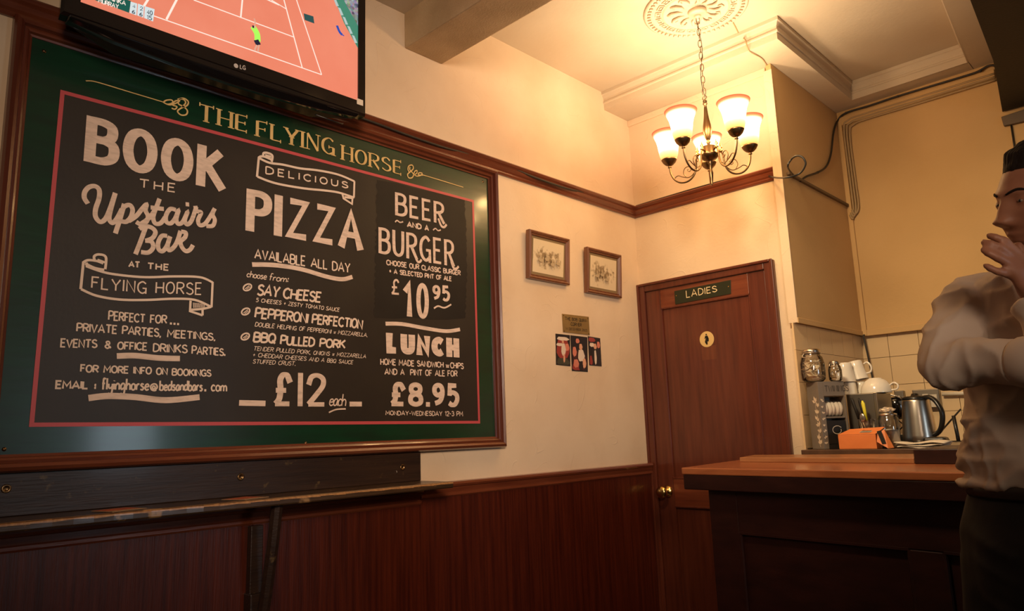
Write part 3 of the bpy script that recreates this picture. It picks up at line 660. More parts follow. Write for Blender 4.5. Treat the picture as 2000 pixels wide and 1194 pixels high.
def beer(b):
    write(b, ST, 'BEER', *seg(z4, (1275, 655), (1648, 724), 482, 566), .0145, gap=.3, bold=True); trace(b, ST, z4((1600, 680), (1622, 735), (1645, 745), (1662, 725)), .010)
    write(b, ST, 'AND', *seg(z4, (1368, 742), (1470, 760), 706, 725), .0065, gap=.2); write(b, ST, 'A', *seg(z4, (1500, 768), (1526, 772), 732, 736), .0065)
    trace(b, ST, z4((1275, 708), (1290, 696), (1312, 710), (1335, 705)), .0055); trace(b, ST, z4((1560, 768), (1578, 756), (1598, 772), (1618, 766)), .0055)
    write(b, ST, 'BURGER', *seg(z4, (1150, 940), (1722, 1044), 745, 850), .0145, gap=.3, bold=True); trace(b, ST, z4((1425, 950), (1440, 1000), (1458, 1008), (1474, 990)), .010); trace(b, ST, z4((1695, 1000), (1712, 1050), (1735, 1058), (1752, 1040)), .010)
    write(b, ST, 'CHOOSE OUR CLASSIC BURGER', *seg(z4, (1212, 1028), (1765, 1106), 992, 1074), .0046, gap=.16, jit=.03); write(b, ST, '+ A SELECTED PINT OF ALE', *seg(z4, (1232, 1090), (1698, 1150), 1058, 1120), .0046, gap=.16, jit=.03)
    write(b, ST, '£', *seg(z5, (1108, 250), (1156, 254), 160, 162), .0080, gap=.1); write(b, ST, '1', *seg(z5, (1188, 402), (1248, 406), 168, 172), .0270, bold=True)
    write(b, ST, '0', *seg(z5, (1274, 416), (1358, 420), 180, 186), .0215, bold=True); write(b, ST, '95', *seg(z5, (1380, 296), (1498, 306), 194, 200), .0145, gap=.25, bold=True)
    trace(b, ST, z5((1390, 350), (1418, 335), (1460, 346), (1505, 324)), .0068)
lettering('chalk_lettering', M['chalk'], beer, 'chalk words BEER AND A BURGER with the £10.95 price')
lettering('chalk_lettering', M['chalk'], bold('LUNCH', z5, (1070, 648), (1560, 678), 512, 552, .0320, gap=.2), c1('LUNCH in thick capitals'))
def lunch(b):
    k = dict(jit=.03, gap=.17)
    write(b, ST, 'HOME MADE SANDWICH', *seg(z5, (1035, 724), (1452, 744), 686, 710), .0046, **k); write(b, ST, '~', *seg(z5, (1470, 745), (1490, 746), 712, 714), .0045); write(b, ST, 'CHIPS', *seg(z5, (1500, 748), (1586, 752), 712, 717), .0046, **k)
    write(b, ST, 'AND A  PINT OF ALE FOR', *seg(z5, (1063, 790), (1545, 804), 753, 768), .0046, **k)
    write(b, ST, '£8', *seg(z5, (1090, 1002), (1320, 1006), 838, 846), .0235, gap=.25, bold=True); write(b, ST, '95', *seg(z5, (1378, 1006), (1560, 1009), 846, 852), .0235, gap=.25, bold=True)
    trace(b, ST, z5((1336, 990), (1363, 991)), .018, False)
    write(b, ST, 'MONDAY-WEDNESDAY 12-3 PM', *seg(z5, (1070, 1060), (1582, 1068), 1034, 1038), .0034, **k)
lettering('chalk_lettering', M['chalk'], lunch, 'chalk lines with the £8.95 lunch price and hours')
# screws of the board
for u, v in ((597, 866), (86, 100), (943, 355), (8, 878)):
    p = onx(u, v, .012); b = NB(); lathe(b, [(0, .004), (.003, .0035), (.0055, 0)], (p.x, p.y, p.z), 10, Matrix.Rotation(PI/2, 4, 'Y')); obj('screw', b, M['brass'], nb, smooth=True)

# ------------------------------------------------------------------ drinks shelf
sh = thing('drinks_shelf', 'long dark worn wooden drinks ledge below the menu board', 'shelf', (0, -2.9, 1.0))
SZ = 1.089
b = NB(); n = 60; ra = random.Random(3)
prof = [[], []]
for i in range(n+1):
    y = -4.3+(2.722)*i/n; e = .200+ra.uniform(-.0012, .0012)
    prof[0].append((y, e))
rows = []
for y, e in prof[0]:
    rows.append([b.verts.new(p) for p in ((.0, y, SZ), (e-.004, y, SZ), (e, y, SZ-.004), (e+.0005, y, SZ-.018), (e-.003, y, SZ-.022), (.0, y, SZ-.022))])
for a, c in zip(rows, rows[1:]):
    for k in range(6): b.faces.new((a[k], a[(k+1) % 6], c[(k+1) % 6], c[k]))
b.faces.new(rows[0]); b.faces.new(rows[-1][::-1]); obj('shelf_board', b, M['shelf'], sh)
b = NB()
for i in range(n):   # bare worn front edge
    (y, e), (y2, e2) = prof[0][i], prof[0][i+1]
    h1, h2 = ra.uniform(.002, .0055), ra.uniform(.002, .0055)
    b.faces.new([b.verts.new(p) for p in ((e-.006, y, SZ+.0004), (e-.006, y2, SZ+.0004), (e2+.0008, y2, SZ-.0035), (e+.0008, y, SZ-.0035))])
    b.faces.new([b.verts.new(p) for p in ((e+.0008, y, SZ-.0035), (e2+.0008, y2, SZ-.0035), (e2+.001, y2, SZ-.0035-h2), (e+.001, y, SZ-.0035-h1))])
obj('worn_edge', b, wood('bare_worn_wood', (.52, .27, .10), (.32, .15, .06), .4, (8, 30, 8), .2), sh)
b = NB(); box(b, (.0005, -4.3, SZ+.0005), (.014, -1.577, Z0-.001)); obj('back_board', b, M['dkboard'], sh, bevel=.002)
for u, v in ((12, 955), (470, 932), (786, 913)):
    p = onx(u, v, .014); b = NB(); lathe(b, [(.0115, 0), (.011, .003), (.007, .0035), (.006, .001), (0, .0005)], p, 16, Matrix.Rotation(PI/2, 4, 'Y')); obj('screw_cup', b, M['brass'], sh, smooth=True)
p = onx(772, 920, .014); b = NB(); tube(b, [p, p+Vector((.008, 0, 0)), p+Vector((.010, 0, -.006)), p+Vector((.006, 0, -.010))], .0013, 6); obj('hook', b, M['steel'], sh)
# bracket
yb = onx(508, 1120, .02).y
b = NB(); box(b, (.018, yb-.045, .30), (.045, yb-.005, ZD-.078)); obj('bracket_post', b, M['dkboard'], sh, bevel=.002)
b = NB(); tube(b, [(.050, yb-.02, .62), (.10, yb-.02, .80), (.135, yb-.02, .95), (.155, yb-.02, SZ-.022)], [(.018, .018)]*4, 8, up=(0, 1, 0)); obj('bracket_strut', b, M['dkboard'], sh)
b = NB(); box(b, (.015, yb-.05, .52), (.062, yb+.0, .80)); obj('bracket_block', b, M['dkboard'], sh, bevel=.003)
# beer mats
MAT_O = mat('beer_mat_orange', (.50, .13, .05), .6, var=((.38, .08, .035), 12)); MAT_W = mat('beer_mat_edge', (.35, .22, .12), .7)
for (u, v, a, lab) in ((478, 967, .35, 'orange beer mat lying on the ledge near the middle of the menu board'), (232, 989, .25, 'orange beer mat lying on the ledge at the left end')):
    t = .0015; c0 = onx(u, v, .12); c0 = Vector((.125, c0.y, SZ+.0007))
    o = thing('beer_mat', lab, 'beer mat', c0, 'beer mats on the ledge')
    R_ = Matrix.Translation(c0) @ Matrix.Rotation(a, 4, 'Z')
    b = NB(); box(b, (-.047, -.047, 0), (.047, .047, t), T=R_); obj('card', b, MAT_W, o, bevel=.0005)
    b = NB(); box(b, (-.044, -.044, t), (.02, .044, t+.0003), T=R_); obj('printed_face', b, MAT_O, o)

# ------------------------------------------------------------------ television
TX = .200
tv = thing('television', 'wide black flat television showing clay court tennis above the menu board', 'television', (.01, -2.43, 2.5))
def tvp(u, v, x=TX): p = onx(u, v, x); return Vector((p.y, p.z))
ty0, ty1, tz0, tz1 = -2.915, -1.953, 2.392, 2.985
sy0, sy1, sz0, sz1 = -2.872, -1.988, 2.440, 2.945
b = NB()
def ringbez(x, a, c, d, e): return [b.verts.new((x, *q)) for q in ((a, d), (c, d), (c, e), (a, e))]
o1 = ringbez(TX-.012, ty0, ty1, tz0, tz1); o2 = ringbez(TX, ty0+.006, ty1-.006, tz0+.006, tz1-.006); i1 = ringbez(TX, sy0, sy1, sz0, sz1); i2 = ringbez(TX-.006, sy0, sy1, sz0, sz1)
o0 = ringbez(TX-.045, ty0+.004, ty1-.004, tz0, tz1-.004)
for A_, B_ in ((o0, o1), (o1, o2), (o2, i1), (i1, i2)):
    for k in range(4): b.faces.new((A_[k], A_[(k+1) % 4], B_[(k+1) % 4], B_[k]))
b.faces.new(o0[::-1]); obj('bezel', b, M['bezel'], tv)
b = NB()   # rounded lip under the screen and the deep rear shell
ys = [ty0+.02, ty0+.14, ty0+.32, (ty0+ty1)/2, ty1-.32, ty1-.16, ty1-.03]; dp = [.0, .016, .026, .030, .026, .016, .0]
rr = [[b.verts.new(p) for p in ((TX-.004, y, tz0+.012), (TX-.003, y, tz0-.002-d*.4), (TX-.02, y, tz0-.006-d), (TX-.05, y, tz0-.004-d*.8), (TX-.05, y, tz0+.012))] for y, d in zip(ys, dp)]
for A_, B_ in zip(rr, rr[1:]):
    for k in range(5): b.faces.new((A_[k], A_[(k+1) % 5], B_[(k+1) % 5], B_[k]))
b.faces.new(rr[0]); b.faces.new(rr[-1][::-1]); obj('lower_lip', b, M['bezel'], tv, smooth=False, bevel=.002)
b = NB(); A_ = [b.verts.new((TX-.045, y, z)) for y, z in ((ty0+.03, tz0-.01), (ty1-.04, tz0-.01), (ty1-.03, tz1-.03), (ty0+.03, tz1-.03))]
B_ = [b.verts.new((TX-.115, y, z)) for y, z in ((ty0+.16, tz0-.015), (ty1-.16, tz0-.015), (ty1-.14, tz1-.12), (ty0+.14, tz1-.12))]
for k in range(4): b.faces.new((A_[k], A_[(k+1) % 4], B_[(k+1) % 4], B_[k]))
b.faces.new(A_[::-1]); b.faces.new(B_); obj('rear_shell', b, M['blackp'], tv, bevel=.006)
b = NB(); box(b, (0.001, -2.62, 2.55), (TX-.115, -2.24, 2.85)); obj('wall_bracket', b, M['blackp'], tv)
b = NB(); tube(b, crom([Vector((TX-.07, -2.12, tz0-.02)), Vector((TX-.05, -2.07, tz0-.033)), Vector((TX-.06, -2.02, tz0-.028)), Vector((TX-.08, -2.0, tz0-.015))]), .0025, 6); obj('lead', b, M['blackp'], tv, smooth=True)
# screen picture
SX = TX-.0055
clay = flat('screen_clay', (.84, .235, .135), .82)
nt = clay.node_tree; N = nt.nodes.new; L = nt.links.new; tc = N('ShaderNodeTexCoord'); nz = N('ShaderNodeTexNoise'); nz.inputs['Scale'].default_value = 7; nz.inputs['Detail'].default_value = 7; L(tc.outputs['Object'], nz.inputs[0])
rp = N('ShaderNodeValToRGB'); rp.color_ramp.elements[0].color = (.78, .20, .115, 1); rp.color_ramp.elements[1].color = (.90, .30, .19, 1); L(nz.outputs[0], rp.inputs[0]); L(rp.outputs[0], nt.nodes['Principled BSDF'].inputs['Emission Color'])
b = NB(); box(b, (SX-.002, sy0, sz0), (SX, sy1, sz1)); scr = obj('screen', b, clay, tv)
SS = Sheet(0, SX+.0006); SS2 = Sheet(0, SX+.0012)
def clipz(P): return P
def scrpart(name, m, fn):
    b = NB(); fn(b)
    # keep the drawing inside the screen
    for co, no in (((0, sy0, 0), (0, -1, 0)), ((0, sy1, 0), (0, 1, 0)), ((0, 0, sz1), (0, 0, 1)), ((0, 0, sz0), (0, 0, -1))):
        bmesh.ops.bisect_plane(b, geom=b.verts[:]+b.edges[:]+b.faces[:], plane_co=co, plane_no=no, clear_outer=True)
    return obj(name, b, m, scr)
WHT = flat('screen_white', (.95, .80, .70), .9)
def ln(b, a, c, w_, S=SS): ribbon(b, [S.px(*a), S.px(*c)], w_, S.to3)
def ext(a, c, k): return (a[0]+(c[0]-a[0])*k, a[1]+(c[1]-a[1])*k)
def court(b):
    for a, c, w_ in (((300, 31), (628, 146), .0032), ((325, 38), (350, -10), .0060), ((281, 12), (296, -12), .0060), ((378, 0), (575, 73), .0032), ((470, 35), (474, -8), .0050), ((628, 146), (577, -6), .0036), ((590, 132), (549, -20), .0040), ((545, 10), (360, -75), .0040), ((560, 18), (530, 0), .003)):
        ln(b, a, ext(a, c, 2.0) if c[1] < -5 else c, w_)
scrpart('court_lines', WHT, court)
def poly(b, pts, S=SS): b.faces.new([b.verts.new(S.to3(S.px(*p))) for p in pts])
scrpart('crowd_stand', (lambda m: m)(flat('screen_crowd', (.10, .13, .14), .8)), lambda b: poly(b, [(648, -30), (730, -30), (730, 110), (700, 92), (672, 42)]))
crm = bpy.data.materials['screen_crowd']; nt = crm.node_tree; N = nt.nodes.new; L = nt.links.new; vo = N('ShaderNodeTexVoronoi'); vo.inputs['Scale'].default_value = 110; tc = N('ShaderNodeTexCoord'); L(tc.outputs['Object'], vo.inputs[0])
mx = N('ShaderNodeMixRGB'); mx.blend_type = 'MULTIPLY'; mx.inputs[0].default_value = .35; hs = N('ShaderNodeHueSaturation'); hs.inputs['Saturation'].default_value = .45; hs.inputs['Value'].default_value = .5; L(vo.outputs['Color'], hs.inputs['Color']); L(hs.outputs[0], nt.nodes['Principled BSDF'].inputs['Emission Color'])
scrpart('court_barrier', flat('screen_green', (.06, .26, .17), .8), lambda b: poly(b, [(655, -30), (700, 52), (704, 70), (700, 96), (672, 45), (642, -30)], SS2))
scrpart('barrier_panels', flat('screen_paleblue', (.45, .60, .58), .8), lambda b: [poly(b, [(651+i*9, -4+i*18), (656+i*9, -2+i*18), (662+i*9, 12+i*18), (657+i*9, 12+i*18)], Sheet(0, SX+.0016)) for i in range(5)])
scrpart('sponsor_board', flat('screen_darkteal', (.03, .10, .10), .7), lambda b: poly(b, [(593, 26), (612, 32), (614, 46), (595, 39)]))
def player(b):
    S = SS2
    trace(b, S, [(494, 52), (502, 66), (503, 80)], .020)
scrpart('player_shirt', flat('screen_lime', (.35, .95, .10), 1), player)
scrpart('player_shorts', flat('screen_dark', (.02, .02, .05), .6), lambda b: (trace(b, SS2, [(500, 78), (505, 88)], .018, False), trace(b, SS2, [(495, 50), (496, 55)], .010, False)))
scrpart('player_limbs', flat('screen_skin', (.75, .42, .30), .8), lambda b: (trace(b, SS2, [(502, 88), (498, 96), (499, 100)], .005), trace(b, SS2, [(506, 88), (504, 98), (505, 102)], .005), trace(b, SS2, [(497, 56), (498, 42), (496, 36)], .004)))
scrpart('ball_person', flat('screen_blue', (.03, .08, .45), .8), lambda b: (trace(b, SS2, [(658, 50), (663, 62), (668, 68)], .010), trace(b, SS2, [(664, 66), (672, 70)], .004, False)))
scrpart('scoreboard', flat('screen_score_green', (.01, .12, .09), .7), lambda b: poly(b, [(186, 2), (176, -16), (268, 8), (252, 26)]) if False else poly(b, [(185, 0), (185, -20), (256, 2), (252, 25)], SS2))
scrpart('score_boxes', flat('screen_score_white', (.62, .72, .74), .9), lambda b: (poly(b, [(253, 25), (255, 3), (268, 7), (266.5, 30)], SS2), poly(b, [(268, 30), (269.5, 7), (281.5, 11.5), (280, 34.5)], SS2), poly(b, [(281.5, 35), (283, 12), (302, 18), (299, 42)], SS2)))
S3 = Sheet(0, SX+.0020)
scrpart('score_names', WHT, lambda b: (write(b, S3, 'MURRAY', 192, 4.5, 231, 17, -3, 9, .0022), write(b, S3, 'WAWRINKA', 185, -9, 245, 10.5, -17, 2.5, .0022)))
scrpart('score_digits', flat('screen_ink', (.03, .05, .08), .6), lambda b: (write(b, S3, '6', 258, 26, 263, 27, 19.5, 20.5, .0020), write(b, S3, '4', 259, 15, 264, 16, 8.5, 9.5, .0014), write(b, S3, '6', 272.5, 31, 277.5, 32, 24.5, 25.5, .0020), write(b, S3, '2', 273.5, 20, 278.5, 21, 13, 14, .0014), write(b, S3, '40', 287, 27, 297, 30, 19, 22, .0020), write(b, S3, '15', 287, 37, 296, 39.5, 29.5, 32, .0020)))
# maker's mark on the bezel
SB = Sheet(0, TX+.0006)
b = NB(); write(b, SB, 'LG', 469, 134, 479, 136.5, 126.5, 129, .0026, gap=.2); c0 = SB.px(461, 128.5)
P = [c0+Vector((.0072*math.cos(a_), .0072*math.sin(a_))) for a_ in [2*PI*i/20 for i in range(20)]]; b.faces.new([b.verts.new(SB.to3(p)) for p in P])
obj('badge', b, mat('badge_silver', (.55, .50, .46), .4), tv)
b = NB(); box(b, (TX-.0002, onx(697, 190, TX).y, onx(697, 203, TX).z), (TX+.0006, onx(709, 190, TX).y, onx(700, 193, TX).z)); obj('sticker', b, M['paper'], tv)

# ------------------------------------------------------------------ framed pictures, plaque, photographs
SEP = mat('sepia_print', (.70, .58, .38), .7)
nt = SEP.node_tree; N = nt.nodes.new; L = nt.links.new; tc = N('ShaderNodeTexCoord'); mp = N('ShaderNodeMapping'); mp.inputs['Location'].default_value = (-.5, -.5, -.45); L(tc.outputs['Generated'], mp.inputs[0])
ln_ = N('ShaderNodeVectorMath'); ln_.operation = 'LENGTH'; L(mp.outputs[0], ln_.inputs[0])
nz = N('ShaderNodeTexNoise'); nz.inputs['Scale'].default_value = 55; nz.inputs['Detail'].default_value = 6; L(tc.outputs['Object'], nz.inputs[0])
nz2 = N('ShaderNodeTexNoise'); nz2.inputs['Scale'].default_value = 16; L(tc.outputs['Object'], nz2.inputs[0])
a1 = N('ShaderNodeMath'); a1.operation = 'ADD'; L(nz.outputs[0], a1.inputs[0]); L(nz2.outputs[0], a1.inputs[1])
s1 = N('ShaderNodeMath'); s1.operation = 'SUBTRACT'; L(a1.outputs[0], s1.inputs[0]); L(ln_.outputs['Value'], s1.inputs[1])
rp = N('ShaderNodeValToRGB'); rp.color_ramp.elements[0].position = .62; rp.color_ramp.elements[0].color = (.68, .56, .37, 1); rp.color_ramp.elements[1].position = .86; rp.color_ramp.elements[1].color = (.26, .18, .09, 1); L(s1.outputs[0], rp.inputs[0]); L(rp.outputs[0], nt.nodes['Principled BSDF'].inputs['Base Color'])
MT = mat('picture_mount_olive', (.22, .15, .07), .7)
FRW = wood('small_frame_wood', (.15, .055, .025), (.22, .085, .038), .35)
for ci, (pts, lab) in enumerate(((((1025, 453), (1105, 470), (1102, 556), (1024, 546)), 'left of the two small wooden framed prints, horses drawn in sepia, nearer the menu board'), (((1139, 485), (1207, 503), (1203, 583), (1137, 572)), 'right of the two small wooden framed prints, nearer the room corner'))):
    pv = [onx(*p) for p in pts]; y0 = (pv[0].y+pv[3].y)/2; y1 = (pv[1].y+pv[2].y)/2; z1 = (pv[0].z+pv[1].z)/2; z0 = (pv[2].z+pv[3].z)/2
    fr_ = thing('framed_print', lab, 'picture', (0, (y0+y1)/2, z0), 'small framed prints')
    tilt = -.006
    cor = [Vector((.012, y0, z0)), Vector((.012, y1, z0)), Vector((.026, y1, z1)), Vector((.026, y0, z1))]
    fpp = [(0, -.010), (0, .012), (.006, .016), (.012, .012), (.016, .006), (.020, .008), (.024, .002), (.024, -.010)]
    b = NB()
    for i in range(4):
        j = (i+1) % 4; sweep(b, [cor[i], cor[j]], fpp, [(dia[i], Xv), (dia[j], Xv)])
    obj('frame', b, FRW, fr_)
    b = NB(); prism(b, [cor[0]+dia[0]*.02, cor[1]+dia[1]*.02, cor[2]+dia[2]*.02, cor[3]+dia[3]*.02], (-.004, 0, 0)); obj('mount', b, MT, fr_)
    b = NB(); prism(b, [c_+d_*.036+Xv*.002 for c_, d_ in zip(cor, dia)], (-.001, 0, 0)); obj('print', b, SEP, fr_)
    b = NB()
    for c_ in range(4 if ci == 0 else 3):   # drawn figures of the print
        yy = y0+.085+.042*c_; zz = z0+.095+.012*math.sin(c_*2.1)
        bx_ = .0225
        def E2(cy, cz, ry, rz, n=9): b.faces.new([b.verts.new((bx_+.0045*0+.012*(cz+rz*math.sin(2*PI*i/n)-z0)/(z1-z0)*1.15, cy+ry*math.cos(2*PI*i/n), cz+rz*math.sin(2*PI*i/n))) for i in range(n)])
        E2(yy, zz, .017, .009); E2(yy+.014, zz+.010, .005, .009); E2(yy-.002, zz+.018, .006, .011); E2(yy-.010, zz-.014, .0025, .010); E2(yy+.010, zz-.014, .0025, .010)
    obj('drawing', b, mat('sepia_ink', (.46, .36, .22), .8), fr_)
S0 = Sheet(0, .004)
pv = [onx(*p, .003) for p in ((1098, 613), (1150, 619), (1152, 655), (1100, 649))]
pq = thing('brass_plaque', 'small engraved brass plaque on the wall above three photographs', 'plaque', (0, (pv[0].y+pv[1].y)/2, pv[2].z), None)
b = NB(); prism(b, [(0.0005, p.y, p.z) for p in pv], (.003, 0, 0)); obj('plate', b, mat('brass_plate', (.40, .27, .10), .45, .6, var=((.33, .22, .08), 10)), pq, bevel=.0008)
S0 = Sheet(0, .0042)
b = NB(); write(b, S0, 'THE BOB QUINN', 1104, 625, 1146, 629.5, 619.5, 624, .0020); write(b, S0, 'CORNER', 1115, 636, 1136, 638, 630, 632, .0022); write(b, S0, '14 December 2005'.upper(), 1105, 644, 1147, 648, 639.5, 643.5, .0013); obj('engraving', b, M['ink'], pq)
b = NB()
for u, v in ((1100.5, 616), (1148, 622), (1102, 647), (1150, 652)): lathe(b, [(.003, 0), (.002, .002), (0, .0022)], onx(u, v, .0035), 8, Matrix.Rotation(PI/2, 4, 'Y'))
obj('screw_heads', b, M['brass'], pq)
PM = {k: mat('photo_'+k, c_, .3) for k, c_ in dict(dark=(.05, .012, .010), red=(.30, .04, .03), skin=(.70, .36, .22), white=(.72, .60, .48), green=(.05, .05, .03), pink=(.62, .20, .13), black=(.012, .008, .008)).items()}
phs = [(((1085, 652), (1113, 655), (1114, 716), (1086, 713)), 'left of the three snapshots pinned below the plaque, person in a pale coat', [('red', .5, .55, .5, .34), ('green', .5, .12, .5, .13), ('white', .5, .86, .46, .06), ('white', .3, .66, .3, .05), ('pink', .78, .6, .16, .12), ('white', .52, .52, .17, .20), ('skin', .48, .76, .08, .05), ('skin', .56, .24, .07, .14)]),
       (((1114, 655), (1147, 659), (1148, 727), (1117, 725)), 'middle and largest of the three snapshots below the plaque, person in a white shirt', [('dark', .5, .3, .5, .3), ('red', .3, .12, .3, .1), ('pink', .4, .86, .12, .07), ('pink', .2, .55, .13, .14), ('white', .6, .45, .22, .18), ('skin', .58, .70, .11, .09), ('skin', .78, .24, .12, .14), ('black', .56, .16, .14, .14), ('pink', .27, .22, .18, .12)]),
       (((1148, 657), (1172, 661), (1175, 716), (1151, 714)), 'right of the three snapshots below the plaque, person in a dark jacket', [('red', .3, .9, .3, .08), ('white', .3, .72, .22, .07), ('pink', .82, .75, .14, .12), ('black', .5, .35, .36, .32), ('skin', .54, .68, .13, .1), ('white', .52, .3, .1, .26), ('red', .15, .15, .12, .2)])]
for pts, lab, bl in phs:
    pv = [onx(*p, .001) for p in pts]; o = thing('photograph', lab, 'photograph', pv[3], 'snapshots under the plaque')
    b = NB(); prism(b, [(.0005, p.y, p.z) for p in pv], (.0012, 0, 0)); obj('print', b, PM['black'], o)
    for k, (mk, cx, cy, rx, ry) in enumerate(bl):
        b = NB(); n = 14; vv = []
        for i in range(n):
            s_ = min(max(cx+rx*math.cos(2*PI*i/n)*(1+.15*math.sin(i*5.1)), .03), .97); t = min(max(cy+ry*math.sin(2*PI*i/n)*(1+.15*math.cos(i*3.7)), .03), .97)
            p = (pv[3]*(1-s_)+pv[2]*s_)*(1-t)+(pv[0]*(1-s_)+pv[1]*s_)*t; vv.append(b.verts.new((.0019+k*.00012, p.y, p.z)))
        b.faces.new(vv); obj('image_area', b, PM[mk], o)

# ------------------------------------------------------------------ ladies sign and disc
sg = thing('ladies_sign', 'black and gold engraved sign reading LADIES on the top of the door', 'sign', ony(1372, 583, -.013))
pv = [ony(*p, -.016) for p in ((1317, 569), (1427, 547), (1427.5, 574), (1319, 595))]
b = NB(); prism(b, [(p.x, -.013, p.z) for p in pv], (0, -.004, 0)); obj('plate', b, mat('sign_black', (.02, .025, .012), .3), sg, bevel=.0008)
SD = Sheet(1, -.0178)
b = NB(); write(b, SD, 'LADIES', 1341, 581.5, 1400, 569.5, 568, 558.5, .0042, gap=.24); obj('engraved_lettering', b, mat('sign_gold', (.80, .66, .40), .5), sg)
b = NB()
for u, v in ((1321, 578), (1423, 560)): lathe(b, [(.0035, 0), (.0025, .0018), (0, .002)], ony(u, v, -.0175), 8, Matrix.Rotation(PI/2, 4, 'X'))
obj('screw_heads', b, M['brass2'], sg)
dc = thing('door_disc', 'round cream disc with a black female figure on the door panel', 'sign', ony(1380.6, 663, -.0045))
pc = ony(1380.6, 663, -.0045)
b = NB(); lathe(b, [(0, 0), (.040, 0), (.041, .001), (.040, .002), (0, .002)], pc, 32, Matrix.Rotation(PI/2, 4, 'X')); obj('disc', b, mat('disc_cream', (.72, .50, .20), .5), dc)
b = NB(); F3 = lambda pts: b.faces.new([b.verts.new((pc.x+x, -.0072, pc.z+z)) for x, z in pts])
F3([(.0045*math.cos(a_), .024+.0045*math.sin(a_)) for a_ in [2*PI*i/10 for i in range(10)]])
F3([(-.007, .018), (.007, .018), (.012, .003), (.010, .002), (.005, .012), (.004, .006), (.011, -.012), (.004, -.012), (.004, -.028), (.0005, -.028), (.0005, -.012), (-.0005, -.012), (-.0005, -.028), (-.004, -.028), (-.004, -.012), (-.011, -.012), (-.004, .006), (-.005, .012), (-.010, .002), (-.012, .003)])
bmesh.ops.triangulate(b, faces=b.faces[:]); obj('figure', b, M['ink'], dc)
# the faint mark of an old square sticker
b = NB(); box(b, (pc.x-.036, -.0044, pc.z-.105), (pc.x+.045, -.0040, pc.z-.035)); obj('sticker_mark', b, wood('sticker_ghost', (.10, .024, .010), (.16, .042, .017)), dr)

# ------------------------------------------------------------------ ceiling rose
RC = Vector((.789, -.581, ZT))
rs = thing('ceiling_rose', 'large round moulded plaster rose on the ceiling above the chandelier', 'ceiling rose', RC)
b = NB(); lathe(b, [(.232, 0), (.232, -.006), (.222, -.012), (.212, -.008), (.205, -.006), (.196, -.012), (.186, -.012), (.182, -.006), (.150, -.006), (.146, -.014), (.138, -.016), (.132, -.008), (.120, -.005), (.05, -.008), (.045, -.016), (0, -.016)], RC, 64); obj('plaster_disc', b, M['rose'], rs, smooth=True)
me0 = None
for i in range(56):
    a_ = 2*PI*i/56; R_ = Matrix.Translation(RC) @ Matrix.Rotation(a_, 4, 'Z')
    b = NB(); box(b, (.2005, -.005, -.016), (.2155, .005, -.004), T=R_); obj('dentil', b, M['rose'], rs)
for i in range(20):
    a_ = 2*PI*i/20; R_ = Matrix.Translation(RC) @ Matrix.Rotation(a_, 4, 'Z'); b = NB()
    for q in ((.153, -.020, .157, .020), (.175, -.020, .179, .020), (.157, -.020, .175, -.016), (.157, .016, .175, .020), (.162, -.007, .170, .007)): box(b, (q[0], q[1], -.012), (q[2], q[3], -.004), T=R_)
    obj('fret_square', b, M['rose'], rs)
for i in range(12):
    a_ = 2*PI*i/12; R_ = Matrix.Translation(RC) @ Matrix.Rotation(a_, 4, 'Z')
    b = NB(); tube(b, [R_ @ Vector(p) for p in ((.058, 0, -.008), (.08, .012, -.014), (.105, .010, -.014), (.122, -.004, -.010), (.112, -.016, -.010), (.098, -.010, -.011))], [.003, .007, .008, .006, .005, .003], 8); obj('acanthus_leaf', b, M['rose'], rs, smooth=True)

# ------------------------------------------------------------------ chandelier
CX, CY = RC.x+.008, RC.y
ch = thing('chandelier', 'five-arm antique brass chandelier with lit bell shaped glass shades hanging on a chain', 'chandelier', (CX, CY, 2.285))
b = NB(); lathe(b, [(0, ZT-.016), (.042, ZT-.016), (.042, ZT-.026), (.036, ZT-.034), (.016, ZT-.036), (.016, ZT-.04), (.012, ZT-.048), (0, ZT-.05)], (CX, CY, 0), 28); obj('ceiling_canopy', b, mat('cream_canopy', (.62, .50, .34), .4), ch, smooth=True)
zc0, zc1 = ZT-.046, 2.705; nl = 13; lh = (zc0-zc1)/nl
for i in range(nl):
    zc_ = zc0-lh*(i+.5); a_ = (i % 2)*PI/2+.5; hh = lh/2+.004; pp = []
    for k in range(14):
        t = 2*PI*k/14; ex = .0075*math.cos(t); ez = hh*(abs(math.sin(t))**.75)*(1 if math.sin(t) > 0 else -1)
        pp.append((CX+ex*math.cos(a_), CY+ex*math.sin(a_), zc_+ez))
    b = NB(); tube(b, pp, .0016, 5, closed=True); obj('chain_link', b, M['brass'], ch, smooth=True)
b = NB(); tube(b, [(CX+.006*math.sin(z_*22), CY+.006*math.cos(z_*17), z_) for z_ in [zc0-(zc0-2.66)*k/30 for k in range(31)]], .0016, 6); obj('cord', b, M['cable'], ch, smooth=True)
b = NB(); tube(b, [(CX+.010*math.cos(t), CY+.003*math.sin(t), 2.690+.010*math.sin(t)) for t in [2*PI*k/16 for k in range(16)]], .0018, 6, closed=True); obj('hanging_ring', b, M['brass'], ch, smooth=True)
b = NB(); lathe(b, [(0, 2.682), (.006, 2.680), (.010, 2.672), (.006, 2.668), (.010, 2.664), (.010, 2.660), (.005, 2.655), (.007, 2.640), (.009, 2.615), (.012, 2.590), (.018, 2.555), (.0195, 2.530), (.014, 2.505), (.008, 2.492), (.006, 2.488), (.011, 2.482), (.006, 2.475), (.007, 2.44)], (CX, CY, 0), 24); obj('stem', b, M['brass'], ch, smooth=True)
